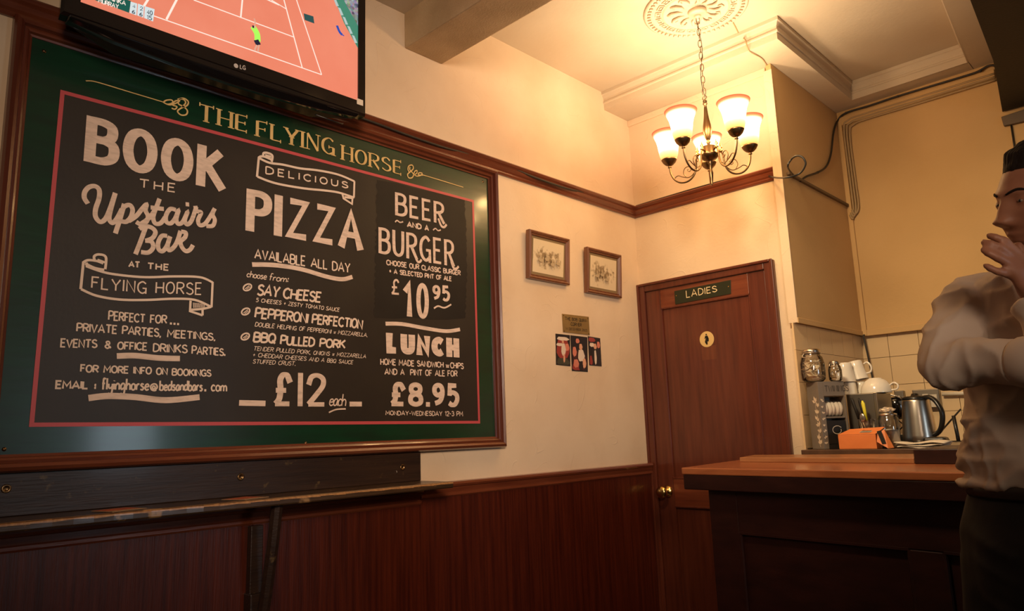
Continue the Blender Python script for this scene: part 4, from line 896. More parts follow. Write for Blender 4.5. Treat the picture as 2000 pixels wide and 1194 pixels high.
b = NB(); lathe(b, [(0, 2.462), (.030, 2.460), (.036, 2.455), (.037, 2.428), (.040, 2.424), (.039, 2.418), (.030, 2.404), (.014, 2.396), (.008, 2.392), (.011, 2.386), (.006, 2.380), (.007, 2.352), (.010, 2.34), (.007, 2.31), (.0035, 2.292), (.005, 2.288), (0, 2.282)], (CX, CY, 0), 28); obj('hub', b, M['brass'], ch, smooth=True)
th0 = math.atan2(CY-CAM.y, CX-CAM.x)+math.radians(2)
ZCUP = 2.440; RA = .183
TX_, TY_ = .030, .016   # it hangs slightly out of true
def local(r, z, a_): return Vector((CX+r*math.cos(a_), CY+r*math.sin(a_), z-.004+r*(math.cos(a_)*TX_*1.6+math.sin(a_)*TY_)))
for i in range(5):
    a_ = th0+2*PI*i/5
    b = NB()
    P = crom([local(r, z, a_) for r, z in ((.036, 2.440), (.050, 2.444), (.060, 2.425), (.064, 2.385), (.078, 2.352), (.105, 2.335), (.138, 2.338), (.165, 2.360), (.180, 2.395), (RA, 2.435))], 5)
    tube(b, P, .0042, 8); arm = obj('arm', b, M['brass'], ch, smooth=True)
    b = NB()
    tube(b, crom([local(r, z, a_) for r, z in ((.066, 2.375), (.080, 2.360), (.100, 2.352), (.128, 2.362), (.146, 2.372), (.162, 2.366), (.160, 2.356))], 5), .0022, 6)
    tube(b, crom([local(r, z, a_) for r, z in ((.112, 2.358), (.122, 2.378), (.114, 2.398), (.096, 2.402), (.086, 2.390), (.092, 2.378), (.102, 2.384), (.100, 2.390))], 5), .0020, 6)
    obj('scroll', b, M['brass'], arm, smooth=True)
    b = NB(); lathe(b, [(0, .030), (.004, .026), (.002, .021), (.006, .016), (.008, .010), (.004, .004), (.007, 0), (.009, -.006), (.005, -.012), (0, -.013)], local(.052, 2.448, a_), 12); obj('finial', b, M['brass2'], arm, smooth=True)
    c_ = local(RA, ZCUP, a_)
    b = NB(); lathe(b, [(0, -.022), (.005, -.022), (.009, -.019), (.005, -.015), (.006, -.012), (.018, -.006), (.028, .004), (.033, .014), (.035, .018), (.032, .020), (0, .018)], c_, 24); obj('cup', b, M['brass'], arm, smooth=True)
    b = NB(); prof_ = [(.026, .016), (.036, .024), (.041, .040), (.044, .062), (.047, .085), (.052, .108), (.060, .128), (.067, .140), (.069, .146)]
    lathe(b, prof_+[(r-.003, z) for r, z in prof_[::-1]], c_, 36); obj('lamp_shade', b, M['shade'], ch, smooth=True)
    b = NB(); ell(b, c_+Vector((0, 0, .075)), (.019, .019, .028)); bu = obj('bulb', b, mat('lit_bulb', (1, .9, .7), .4, emit=((1, .80, .5), 6)) if i == 0 else bpy.data.materials['lit_bulb'], ch, smooth=True)
    bu.visible_shadow = True
    l = bpy.data.lights.new('bulb_light', 'POINT'); l.energy = BULB_W; l.color = BULB_COL; l.shadow_soft_size = .03
    lo = bpy.data.objects.new('bulb_light', l); C.objects.link(lo); lo.parent = ch; lo.matrix_parent_inverse = Matrix.Translation(-ch.location); lo.location = c_+Vector((0, 0, .118))

# ------------------------------------------------------------------ cables
def cable(name, pts, r, m, label, cat='cable', clips=(), n=8, group=None):
    o = thing(name, label, cat, pts[0], group)
    b = NB(); tube(b, crom([Vector(p) for p in pts], n), r, 8); obj('sheath', b, m, o, smooth=True)
    for c_ in clips:
        b = NB(); ell(b, c_, (.007, .007, .007), su=8, sv=6); obj('clip', b, m, o, smooth=True)
    return o
def wl_(u, v, x=.014): return onx(u, v, x)
cable('black_cable', [(.06, -2.05, 2.452), wl_(720, 236, .036), wl_(790, 262, .030), wl_(860, 286, .028), wl_(925, 304), wl_(985, 322, .010), wl_(1040, 345, .028), wl_(1100, 366, .036), wl_(1145, 378, .014), wl_(1190, 393, .010), (.010, -.02, ZR+.006)], .0052, M['cable'], 'black cable running along the picture rail from the television to the room corner',
      clips=(wl_(732, 240), wl_(985, 321), wl_(1144, 376), wl_(1232, 403)))
cable('black_cable', [(.02, -.010, ZR+.006), ony(1290, 388, -.008), ony(1400, 356, -.008), ony(1480, 338, -.008), ony(1488, 336.5, -.012), ony(1505, 345, -.04), at(1530, 347.5, 3.08), at(1560, 340, 3.05), at(1573, 322, 3.02), at(1568, 308, 3.02), at(1556, 304.5, 3.04), at(1545, 312, 3.08), at(1539, 328, 3.12), (.884, .12, 2.462)], .0042, M['cable'], 'brown cable along the short picture rail ending in a loose loop past the corner', clips=(ony(1488, 336.5, -.01), ony(1347, 376, -.008), ony(1254, 403, -.008)))
cable('black_cable', [(.888, .16, 2.452), onx(1575, 345, .888), onx(1597, 337, .888), onx(1614, 325, .888), onx(1623, 300, .888), onx(1628, 260, .888), onx(1636, 236, .888), ony(1652, 221, .806), ony(1700, 206, .806), ony(1754, 188, .806), ony(1850, 159, .806), ony(1905, 142, .806), (1.660, .800, 3.0), (1.72, .79, 2.90), (1.78, .79, 2.80), (1.82, .75, 2.735), (2.2, .75, 2.72)], .0055, M['cable'], 'thick black cable climbing the alcove corner and running below the bay ceiling', clips=(onx(1597, 337, .888), ony(1652, 221, .806), ony(1754, 188, .806), ony(1915, 139, .806)))
b = NB(); box(b, (.88, .02, 2.452), (.895, DB-.04, 2.466)); tag(obj('cable_cover_strip', b, mat('brown_strip', (.13, .08, .04), .5), bevel=.002), 'thin brown strip running down across the side of the alcove', 'cable cover')
# painted-over pipework of the alcove
for i, (dx, lab) in enumerate(((0, 'leftmost and outer of the cream painted cables bending down at the alcove corner'), (1, 'middle cream painted cable bending down at the alcove corner'), (2, 'lowest and inner of the cream painted cables bending down at the alcove corner'))):
    o_ = .014*dx; zt = 2.962-o_*1.2; xl = .914+o_
    cable('painted_cable', [(.895+o_*.5, .80, 2.425-.012*(2-dx)), (.905+o_*.5, .808, 2.40-.012*(2-dx)), (xl, .812, 2.44), (xl, .814, 2.60), (xl, .814, zt-.06), (xl+.03, .814, zt-.008), (xl+.12, .814, zt), (1.3, .814, zt-.002), (1.66, .812, zt-.003)], .0062, M['cablec'], lab, group='painted cables in the alcove')
b = NB(); box(b, (.90, .812, 2.935), (1.66, .824, 2.985)); tag(obj('cable_trunking', b, M['wall2'], bevel=.003), 'flat cream trunking under the bay ceiling along the alcove back', 'trunking')
b = NB(); P = [ony(u, v, .80) for u, v in ((1955, 228), (2040, 200), (2040, 228), (1960, 246))]; prism(b, P, (0, .02, 0)); tag(obj('cable_tray', b, mat('brown_tray', (.12, .08, .045), .6), bevel=.003), 'short brown bracket holding cables under the dark bulkhead', 'bracket')
b = NB(); tube(b, [ony(1975, 245, .815), ony(1981, 285, .815), ony(1990, 325, .815), ony(2010, 420, .815)], .004, 6); tag(obj('black_cable', b, M['cable'], smooth=True), 'thin black cable hanging on the alcove wall behind the man\'s head', 'cable')
b = NB(); tube(b, [Vector((.893, .806, ZB-.002)), ony(1686, 656, .80), ony(1694, 690, .812), ony(1705, 743, .815), (.97, .815, 1.3)], .0048, 6); tag(obj('black_cable', b, M['cable'], smooth=True), 'thin black cable slanting down the tiles behind the cups', 'cable')
b = NB(); tube(b, crom([RC+Vector((.10, .09, -.003)), onz(1440, 60, ZT-.002), onz(1446, 75, ZT-.002), Vector((.86, YN-.026, ZT-.05)), Vector((.865, YN-.006, ZC-.002)), Vector((.875, -.12, ZC-.003)), Vector((.86, -.03, ZC-.003))], 5), .0028, 6); tag(obj('ceiling_wire', b, M['cablec'], smooth=True), 'thin painted wire crossing the ceiling from the rose to the alcove corner', 'wire')

# ------------------------------------------------------------------ front counter
ZF = 1.10
fl, frr, bk, bl_ = Vector((.694, -.83, 0)), Vector((2.75, -1.10, 0)), Vector((2.75, -.125, 0)), Vector((.605, -.125, 0))
ct = thing('bar_counter', 'dark mahogany panelled bar counter in front of the ladies door', 'counter', (.7, -.8, 0))
b = NB(); prism(b, [p+Zv*(ZF-.026) for p in (fl, frr, bk, bl_)], (0, 0, .026)); obj('counter_top', b, M['ctop'], ct, bevel=.004)
ex = (frr-fl).normalized(); ey = (bl_-fl).normalized(); eyn = Vector((-ex.y, ex.x, 0))
b = NB(); prism(b, [fl+ex*.004+eyn*.003+Zv*(ZF-.082), frr+eyn*.003+Zv*(ZF-.082), frr+eyn*.03+Zv*(ZF-.082), fl+ex*.03+eyn*.03+Zv*(ZF-.082)], (0, 0, .056)); obj('front_fascia', b, M['counter'], ct, bevel=.003)
b = NB(); prism(b, [fl+ex*.004+eyn*.03+Zv*(ZF-.082), fl+ex*.03+eyn*.03+Zv*(ZF-.082), bl_+ex*.03+Zv*(ZF-.082), bl_+ex*.004+Zv*(ZF-.082)], (0, 0, .056)); obj('side_fascia', b, M['counter'], ct, bevel=.003)
def cpt(s_, d_, z): return fl+ex*s_+eyn*d_+Zv*z
b = NB(); prism(b, [cpt(.075, .075, 0), cpt(2.0, .075, 0), cpt(2.0, .60, 0), cpt(.05, .70, 0)], (0, 0, ZF-.083)); obj('carcass', b, M['counter'], ct)
def cb(name, s0, s1, z0, z1, d0=.058, d1=.0755):
    b = NB(); prism(b, [cpt(s0, d0, z0), cpt(s1, d0, z0), cpt(s1, d1, z0), cpt(s0, d1, z0)], (0, 0, z1-z0)); return obj(name, b, M['counter'], ct, bevel=.003)
cb('stile', .075, .20, 0, ZF-.084); cb('rail', .20, 1.35, ZF-.235, ZF-.084); cb('stile', .80, .90, 0.1, ZF-.236); cb('rail', .20, 1.35, 0, .1); cb('stile', 1.35, 1.47, 0, ZF-.084)
b = NB()
for s0, s1 in ((.2, .80), (.9, 1.35)):
    z0, z1 = .1, ZF-.236
    for p, q in (((s0, z0), (s1, z0)), ((s1, z0), (s1, z1)), ((s1, z1), (s0, z1)), ((s0, z1), (s0, z0))): tube(b, [cpt(p[0], .064, p[1]), cpt(q[0], .064, q[1])], .008, 6)
obj('panel_moulding', b, M['counter'], ct)
# lift-up flap lying on the counter
fv = [onz(*p, ZF+.022) for p in ((1452, 898), (1798, 904), (1798, 886.5), (1508, 886))]
b = NB(); P = [Vector((.72, -.40, ZF)), Vector((1.435, -.50, ZF)), Vector((1.42, -.15, ZF)), Vector((.66, -.14, ZF))]
prism(b, P, (0, 0, .020)); tag(obj('counter_flap', b, M['flap'], bevel=.003), 'pale worn wooden flap lying folded on the bar counter', 'counter flap')
b = NB(); P = [Vector((1.44, -.52, ZF)), Vector((2.6, -.66, ZF)), Vector((2.6, -.14, ZF)), Vector((1.45, -.14, ZF))]; prism(b, P, (0, 0, .052)); tag(obj('raised_block', b, M['counter'], bevel=.004), 'dark raised wooden block on the counter beside the flap', 'block')

# ------------------------------------------------------------------ back worktop with kitchenware
ZK = 1.138
bc = thing('back_worktop', 'dark brown worktop against the tiled alcove wall', 'worktop', (1.5, .4, 0))
b = NB(); box(b, (XP+.010, -.10, ZK-.035), (2.4, DB-.004, ZK)); obj('worktop_slab', b, M['worktop'], bc, bevel=.003)
b = NB(); box(b, (XP+.012, -.06, 0), (2.4, DB, ZK-.036)); obj('cupboard_body', b, M['counter'], bc)
# tea display box
tb = thing('tea_box', 'tall dark grey card tea display box with white flowers up its edge', 'tea box', (.96, -.02, ZK))
TZ = 1.437
rotT = Matrix.Translation((.952, -.060, 0)) @ Matrix.Rotation(math.radians(55), 4, 'Z')
TW, TD = .132, .088
def tbx(name, a, c, m, par=tb, bev=.001): b = NB(); box(b, a, c, T=rotT); return obj(name, b, m, par, bevel=bev)
tbx('side_column', (0, 0, ZK+.001), (.026, TD, TZ), M['grey']); tbx('back_panel', (.026, TD-.008, ZK+.001), (TW-.006, TD, TZ-.066), M['grey'])
tbx('header_panel', (.0265, 0, TZ-.065), (TW, TD, TZ), M['grey']); tbx('right_side', (TW-.006, 0, ZK+.001), (TW, TD, TZ-.066), M['grey'])
tbx('shelf', (.0265, .005, ZK+.135), (TW-.0065, TD-.0085, ZK+.143), M['grey']); tbx('base', (.0265, 0, ZK+.001), (TW-.0065, TD-.0085, ZK+.02), M['ink'])
class Face:
    def to3(self, q): return rotT @ (Vector((q[0], -.0012, q[1])) if q[0] >= 0 else Vector((-.0012, -q[0], q[1])))
b = NB(); FC = Face(); cur = .034
for c_ in 'TWININGS':
    wd, ss = strokes(c_)
    for P, md in ss: ribbon(b, [Vector((cur+p.x*.022, TZ-.045+p.y*.026)) for p in P], .0030, FC.to3)
    cur += wd*.022+.0045
obj('box_lettering', b, mat('box_print', (.07, .055, .042), .5), tb)
b = NB(); rf = random.Random(5)
def petal(o_, a_, l_):
    d = Vector((math.cos(a_), math.sin(a_))); n_ = Vector((-d.y, d.x)); P = [o_, o_+d*l_*.5+n_*l_*.26, o_+d*l_, o_+d*l_*.5-n_*l_*.26]
    if all(p.x > .0005 for p in P) or all(p.x < -.0005 for p in P): b.faces.new([b.verts.new(FC.to3(q)) for q in P])
for i in range(8):
    zc_ = ZK+.02+i*.027
    for sd_ in ((-.022-.010*math.sin(i*1.9)), .012):
        a0_ = rf.uniform(.4, 1.4)
        for k in range(3): petal(Vector((sd_, zc_+rf.uniform(-.004, .004))), a0_+k*.75, rf.uniform(.020, .027) if sd_ < 0 else .0125)
ribbon(b, crom([Vector((-.024-.008*math.sin(i*1.2), ZK+.01+i*.026)) for i in range(9)], 4), .0020, FC.to3)
obj('flower_print', b, mat('flower_print', (.75, .62, .46), .6), tb)
for i, wn in enumerate(('leftmost', 'second from the left', 'middle', 'second from the right', 'rightmost')):
    b = NB(); c_ = rotT @ Vector((.044+i*.0185, .040, ZK+.144+.034)); ell(b, c_, (.0165, .030, .034), Matrix.Rotation(math.radians(55)+.25*(i % 2)-.1, 4, 'Z'), 12, 8)
    tag(obj('tea_sachet', b, M['paper'], smooth=True), wn+' of the five cream wrapped sachets standing in the tea display box', 'sachet', 'sachets in the tea box')
b = NB(); box(b, (.030, .004, ZK+.0215), (.122, .070, ZK+.125), T=rotT); cbx = thing('black_carton', 'small black carton with a white curl below the sachets', 'carton', rotT @ Vector((.075, .04, ZK+.0215))); obj('carton', b, M['ink'], cbx, bevel=.001)
class Face2:
    def to3(self, q): return rotT @ Vector((q[0], .0025, q[1]))
b = NB(); o_ = Vector((.075, ZK+.082)); ribbon(b, crom([o_+Vector((.026*math.cos(t)*(1-.04*t), .020*math.sin(t)*(1-.04*t))) for t in [.6+.6*k for k in range(11)]], 3), .003, Face2().to3); obj('curl_print', b, M['whitep'], cbx)
def jar(name, loc, r, h, label, cont, cr, group=None, lidm='steel'):
    o = thing(name, label, 'jar', loc, group)
    b = NB(); pf = [(0, 0), (r*.72, 0), (r*.95, h*.08), (r, h*.25), (r, h*.55), (r*.86, h*.74), (r*.70, h*.80), (r*.70, h*.86)]
    lathe(b, pf, loc, 28); obj('glass_body', b, M['glass'], o, smooth=True)
    b = NB(); lathe(b, [(0, h*.87), (r*.74, h*.87), (r*.78, h*.90), (r*.78, h*.94), (r*.70, h*.98), (r*.5, h), (0, h)], loc, 28); obj('lid', b, M['glass'] if lidm == 'glass' else M[lidm], o, smooth=True)
    b = NB(); tube(b, [Vector(loc)+Vector((r*.80*math.cos(t), r*.80*math.sin(t), h*.865)) for t in [2*PI*k/24 for k in range(24)]], .0022, 6, closed=True)
    tube(b, crom([Vector(loc)+Vector((-r*.3, -r*.85, h*.86)), Vector(loc)+Vector((-r*.35, -r*1.02, h*.74)), Vector(loc)+Vector((r*.35, -r*1.02, h*.74)), Vector(loc)+Vector((r*.3, -r*.85, h*.86))], 5), .002, 6); obj('wire_clip', b, M['steel'], o, smooth=True)
    rj = random.Random(int(h*1000))
    for i in range(cont):
        a_ = rj.uniform(0, 6.28); q = rj.uniform(.15, .62)*r; z_ = h*(.14+.52*i/cont); b = NB()
        Tm = Matrix.Rotation(rj.uniform(0, 3), 4, 'Z') @ Matrix.Rotation(rj.uniform(-1, 1), 4, 'X'); s_ = r*.34
        box(b, (-s_, -s_*.7, -s_*.12), (s_, s_*.7, s_*.12), T=Matrix.Translation(Vector(loc)+Vector((q*math.cos(a_), q*math.sin(a_), z_))) @ Tm); obj('wrapped_sweet', b, cr, o, bevel=.002)
    return o
gold_foil = mat('foil_wrapper', (.80, .60, .34), .3, .2, bump=(60, .6, .003)); cream_w = mat('cream_wrapper', (.85, .70, .48), .4, bump=(50, .6, .003))
jp = Vector((.922, -.018, TZ+.001))
jar('glass_jar', jp, .053, .152, 'large clip-top glass jar of wrapped sweets on the tea box', 26, cream_w)
jar('glass_jar', Vector((1.000, .035, TZ+.001)), .029, .092, 'small clip-top glass jar beside the large one on the tea box', 12, gold_foil)
# steel cabinet behind, with cups on top
def xz(u, v, y): p = ony(u, v, y); return p
SBy = .135
sl, sr_ = xz(1652, 770, SBy).x, xz(1711, 766, SBy).x; stz = xz(1690, 768, SBy).z
sb_ = thing('steel_cabinet', 'plain grey steel cabinet behind the tea box with cups standing on it', 'cabinet', (sl+.1, SBy, ZK))
b = NB(); box(b, (sl, SBy, ZK+.006), (sr_, SBy+.20, stz)); obj('housing', b, M['steeld'], sb_, bevel=.004)
b = NB(); box(b, (sr_-.012, SBy-.006, ZK+.006), (sr_+.002, SBy-.0005, stz)); obj('bright_edge', b, M['steel'], sb_, bevel=.002)
b = NB(); [box(b, (x_, y_, ZK), (x_+.02, y_+.02, ZK+.0055)) for x_ in (sl+.01, sr_-.03) for y_ in (SBy+.01, SBy+.17)]; obj('feet', b, M['blackp'], sb_)
def mug(loc, rb_, rt, h, label, tilt=0, ang=0, handle=True, group='white mugs stacked on the steel cabinet'):
    """upside-down mug"""
    T = Matrix.Rotation(tilt, 4, 'Y'); o = thing('mug', label, 'mug', loc, group); b = NB()
    lathe(b, [(rt, 0), (rb_*1.03, h*.7), (rb_, h*.95), (rb_*.9, h), (0, h), (0, h-.004), (rb_*.88, h-.006), (rt-.003, 0)], loc, 28, T); bo = obj('body', b, M['white'], o, smooth=True)
    if handle:
        b = NB(); Rz = Matrix.Rotation(ang, 4, 'Z'); mid = (rb_+rt)/2
        tube(b, crom([Vector(loc)+(T @ Rz @ Vector(p)) for p in ((mid+.001, 0, h*.75), (mid+.018, 0, h*.80), (mid+.030, 0, h*.55), (mid+.022, 0, h*.28), (mid+.002, 0, h*.25))], 5), .0042, 8); obj('handle', b, M['white'], o, smooth=True)
CT = stz+.0005; m1, m2 = xz(1660, 771, .20), xz(1683, 770, .27)
mug((m1.x, .20, CT), .030, .034, .058, 'white cup standing upside down at the left, bottom of its stack', handle=False)
mug((m2.x, .27, CT), .030, .034, .058, 'white cup standing upside down at the right, bottom of its stack', handle=False)
mug((m1.x-.012, .20, CT+.0585), .034, .046, .090, 'white mug upside down on top of the left cup, beside the small jar', tilt=.0, handle=False)
mug((m2.x-.004, .27, CT+.068), .034, .044, .090, 'white mug leaning on top of the right cup, its handle to the right', tilt=-.16, ang=0)
bl3 = xz(1716, 769, .22); o = thing('tea_cup', 'wide white tea cup upside down at the right end of the steel cabinet', 'cup', (bl3.x, .22, CT), None)
b = NB(); lathe(b, [(.066, 0), (.066, .012), (.060, .034), (.046, .054), (.028, .064), (.026, .068), (0, .068), (0, .064), (.026, .060), (.044, .050), (.062, 0)], (bl3.x-.008, .22, CT), 32); obj('body', b, M['white'], o, smooth=True)
b = NB(); tube(b, crom([Vector((bl3.x+p[0], .22, CT+p[1])) for p in ((.050, .030), (.070, .042), (.086, .030), (.080, .012), (.056, .010))], 5), .004, 8); obj('handle', b, M['white'], o, smooth=True)
# coffee maker with black jug
KY = .52
cm = thing('coffee_maker', 'black coffee maker with a round jug between the steel cabinet and the kettle', 'coffee maker', (1.2, KY, ZK))
c_ = xz(1750, 795, KY); gx = c_.x; bot = xz(1750, 838, KY).z
b = NB(); box(b, (gx-.055, KY-.10, ZK), (gx+.05, KY+.09, ZK+.045)); obj('base', b, M['blackp'], cm, bevel=.004)
b = NB(); box(b, (gx-.055, KY-.102, ZK+.046), (gx+.052, KY+.09, ZK+.050)); obj('warming_plate', b, M['steel'], cm, bevel=.001)
b = NB(); box(b, (gx-.082, KY-.02, ZK+.0), (gx-.057, KY+.10, xz(1720, 768, KY).z)); obj('column', b, M['blackp'], cm, bevel=.006)
jz = c_.z
b = NB(); lathe(b, [(0, -.062), (.03, -.060), (.046, -.040), (.052, -.010), (.052, .015), (.046, .035), (.036, .046), (0, .048)], (gx+.005, KY-.01, jz), 28); obj('jug', b, M['bezel'], cm, smooth=True)
b = NB(); tube(b, crom([Vector((gx-.045, KY-.05, jz+.035)), Vector((gx-.01, KY-.055, jz+.056)), Vector((gx+.03, KY-.05, jz+.046)), Vector((gx+.052, KY-.04, jz+.018))], 5), [(.004, .012)]*16, 8, up=(0, 0, 1)); obj('chrome_lid_band', b, M['steel'], cm, smooth=True)
b = NB(); tube(b, [(gx-.018, KY-.066, jz+.032), (gx-.010, KY-.068, jz-.01)], .006, 8); obj('spout_trim', b, M['steel'], cm, smooth=True)
b = NB()
for s_ in (-1, 1): tube(b, [(gx+.015, KY-.04, ZK+.05+.045*(1+s_)*.5+.02), (gx+.062, KY-.04, ZK+.05+.045*(1-s_)*.5+.02)], .0028, 6)
box(b, (gx+.010, KY-.045, ZK+.05), (gx+.016, KY-.035, jz-.03)); box(b, (gx+.060, KY-.045, ZK+.05), (gx+.066, KY-.035, jz-.03)); obj('lattice_support', b, M['blackp'], cm)
# kettle
kt = thing('kettle', 'brushed steel jug kettle with a black lid and black handle on its black base', 'kettle', (1.2, .42, ZK))
KYY = .33; kc = xz(1797, 850, KYY); kx = kc.x; kb = ZK+.016; ktop = xz(1795, 780, KYY).z
b = NB(); lathe(b, [(0, 0), (.085, 0), (.088, .006), (.080, .014), (0, .0155)], (kx+.004, KYY, ZK+.0003), 32); obj('power_base', b, M['blackp'], kt, smooth=True)
hh = ktop-kb; b = NB(); lathe(b, [(0, kb), (.070, kb), (.073, kb+.008), (.0705, kb+.03), (.064, kb+hh*.6), (.057, kb+hh*.95), (.055, kb+hh), (0, kb+hh)], (kx, KYY, 0), 36); obj('steel_body', b, M['steel'], kt, smooth=True)
b = NB(); lathe(b, [(.057, ktop), (.057, ktop+.008), (.045, ktop+.014), (.018, ktop+.016), (.015, ktop+.024), (.012, ktop+.027), (0, ktop+.028)], (kx, KYY, 0), 28); obj('lid', b, M['blackp'], kt, smooth=True)
b = NB(); hd = Vector((.93, -.36, 0)).normalized()
hdp = crom([Vector((kx, KYY, 0))+hd*r_+Zv*z_ for r_, z_ in ((.045, ktop+.006), (.075, ktop+.004), (.102, ktop-.020), (.120, ktop-.065), (.112, kb+.075), (.095, kb+.045), (.070, kb+.03))], 5)
tube(b, hdp, [(.010, .013)]*len(hdp), 10); obj('handle', b, M['blackp'], kt, smooth=True)
b = NB(); prism(b, [Vector((kx, KYY, 0))+q for q in (-hd*.05+Zv*(ktop-.002), -hd*.05+Zv*(ktop-.035), -hd*.076+Zv*(ktop-.004))], hd.cross(Zv)*.02); obj('spout', b, M['steel'], kt)
# sugar jar
sp_ = xz(1741, 872, .03); o = thing('sugar_jar', 'straight glass jar half full of white sugar with a crumpled wrapper on its lid', 'jar', (sp_.x, .03, ZK))
hj = xz(1741, 817, .03).z-ZK; rj_ = .040
b = NB(); lathe(b, [(0, 0), (rj_, 0), (rj_, hj), (rj_*.9, hj+.004), (rj_*.9, hj+.010)], (sp_.x, .03, ZK+.0005), 32); obj('glass_body', b, M['glass'], o, smooth=True)
b = NB(); lathe(b, [(0, .0045), (rj_*.94, .0045), (rj_*.94, hj*.60), (rj_*.5, hj*.63), (0, hj*.64)], (sp_.x, .03, ZK+.0005), 28); obj('sugar', b, mat('sugar', (.78, .66, .50), .9, bump=(300, .5, .001)), o, smooth=True)
b = NB(); lathe(b, [(0, hj+.011), (rj_*.92, hj+.011), (rj_*.92, hj+.018), (rj_*.4, hj+.024), (0, hj+.024)], (sp_.x, .03, ZK+.0005), 28); obj('lid', b, M['steel'], o, smooth=True)
b = NB(); bmesh.ops.create_icosphere(b, subdivisions=3, radius=.026); 
for v in b.verts: v.co = Vector((v.co.x*1.2, v.co.y, v.co.z*.45))*(1+.35*noise.noise(v.co*90))+Vector((sp_.x, .03, ZK+hj+.035))
obj('crumpled_wrapper', b, mat('foil_white', (.75, .66, .55), .25, .5), o)
# orange packet
op = xz(1640, 876, -.07); xo0, xo1 = op.x, xz(1722, 876, -.07).x
o = thing('orange_packet', 'open orange card packet with a barcode lying in front of the tea box', 'packet', (xo0, -.03, ZK))
hO = xz(1650, 850, -.07).z-ZK
b = NB(); box(b, (xo0, -.075, ZK+.0006), (xo0+.155, -.005, ZK+hO)); obj('carton', b, M['orange'], o, bevel=.002)
b = NB(); prism(b, [(xo0, -.075, ZK+hO+.0005), (xo0+.155, -.075, ZK+hO+.0005), (xo0+.175, -.008, ZK+hO+.028), (xo0+.03, -.008, ZK+hO+.022)], (0, 0, .0015)); obj('lid_flap', b, M['orange'], o)
b = NB(); prism(b, [(xo0+.157, -.075, ZK+.03), (xo0+.20, -.08, ZK+.002), (xo0+.215, -.055, ZK+.004), (xo0+.185, -.055, ZK+hO+.02), (xo0+.16, -.065, ZK+hO)], (0, .004, 0)); obj('torn_flap', b, M['orange'], o)
b = NB()
fpn = lambda s_, t: Vector((xo0+.085+.045*s_+.008*t, -.062+.045*t, ZK+hO+.0035+.0055+.0215*t*.55))
b.faces.new([b.verts.new(fpn(*q)) for q in ((0, 0), (1, 0), (1, 1), (0, 1))]); obj('barcode_label', b, M['whitep'], o)
b = NB()
for i in range(11):
    s_ = .08+i*.08; w_ = .02+.02*(i % 3 == 0); b.faces.new([b.verts.new(fpn(*q)+Zv*.0008) for q in ((s_, .12), (s_+w_, .12), (s_+w_, .9), (s_, .9))])
obj('barcode_bars', b, M['ink'], o)
b = NB(); b.faces.new([b.verts.new(Vector((xo0+.160+a_, -.077, ZK+z_))) for a_, z_ in ((.002, hO+.012), (.020, hO+.016), (.034, .022), (.018, .018))]); obj('black_print', b, M['ink'], o)
# cutlery glass
cg = xz(1694, 830, .06); o = thing('cutlery_glass', 'clear glass tumbler standing behind the orange packet', 'glass', (cg.x, .06, ZK))
b = NB(); lathe(b, [(0, 0), (.030, 0), (.036, .125)], (cg.x, .06, ZK+.0005), 28); obj('tumbler', b, M['glass'], o, smooth=True)
for (u0, v0, u1, v1, m_, lab, wd) in ((1663, 778, 1684, 868, 'ink', 'left black handled knife leaning in the glass tumbler', .012), (1677, 778, 1690, 868, 'ink', 'right black handled knife standing in the glass tumbler', .011), (1684, 783, 1695, 868, None, 'knife with a pale yellow handle in the glass tumbler', .014)):
    mm_ = M['ink'] if m_ else mat('yellow_handle', (.80, .72, .06), .35); a, c2 = xz(u0, v0, .06), xz(u1, v1, .06); a = Vector((a.x, .06, a.z)); c2 = Vector((cg.x+(.01 if u0 > 1670 else -.005), .06, ZK+.012)); o2 = thing('knife', lab, 'knife', c2, 'knives in the glass tumbler'); m3 = a.lerp(c2, .45)
    b = NB(); tube(b, [a, a.lerp(m3, .15), a.lerp(m3, .5), m3], [(.003, .003), (.005, wd*.62), (.005, wd*.55), (.004, .006)], 8, up=(0, 1, 0)); obj('handle', b, mm_, o2, smooth=True)
    b = NB(); tube(b, [m3, m3.lerp(c2, .5), c2], [(.0012, .008), (.001, .008), (.001, .003)], 6, up=(0, 1, 0)); obj('blade', b, M['steel'], o2)
o2 = thing('spoon', 'steel spoon with its bowl up at the rim of the glass tumbler', 'spoon', (cg.x+.02, .05, ZK+.01)); a = xz(1684+.5, 817, .045)
b = NB(); ell(b, a, (.013, .004, .020), su=12, sv=8); obj('bowl', b, M['steel'], o2, smooth=True)
b = NB(); tube(b, [a-Zv*.018, (cg.x+.012, .055, ZK+.012)], .002, 6); obj('handle', b, M['steel'], o2, smooth=True)
# folded cloth
cl_ = xz(1800, 862, .03); b = NB()
for k in range(3):
    pts = []
    for i in range(13):
        t = i/12; pts.append(Vector((cl_.x-.095+.19*t+.004*k, .02+.008*math.sin(t*9+k), ZK+.006+.008*k+.004*math.sin(t*7+k*1.3))))
    tube(b, pts, [(.004+.001*math.sin(i), .045*(1-.25*abs(i/12-.4))) for i in range(13)], 10, up=(0, 0, 1))
tag(obj('folded_cloth', b, M['paper'], smooth=True), 'folded off-white cloth lying on the worktop in front of the kettle', 'cloth')
b = NB(); ad_ = xz(1838, 858, .25); box(b, (ad_.x-.04, .12, ZK+.0005), (ad_.x+.05, .19, ZK+.04)); tag(obj('power_adapter', b, M['blackp'], bevel=.012), 'black plastic adapter box at the right of the kettle', 'adapter')
b = NB(); tube(b, crom([xz(1832, 850, .3), xz(1845, 835, .35), xz(1860, 818, .4), xz(1876, 800, .45)], 5), .004, 6); tag(obj('black_cable', b, M['cable'], smooth=True), 'black lead slanting up from the adapter to the right', 'cable')
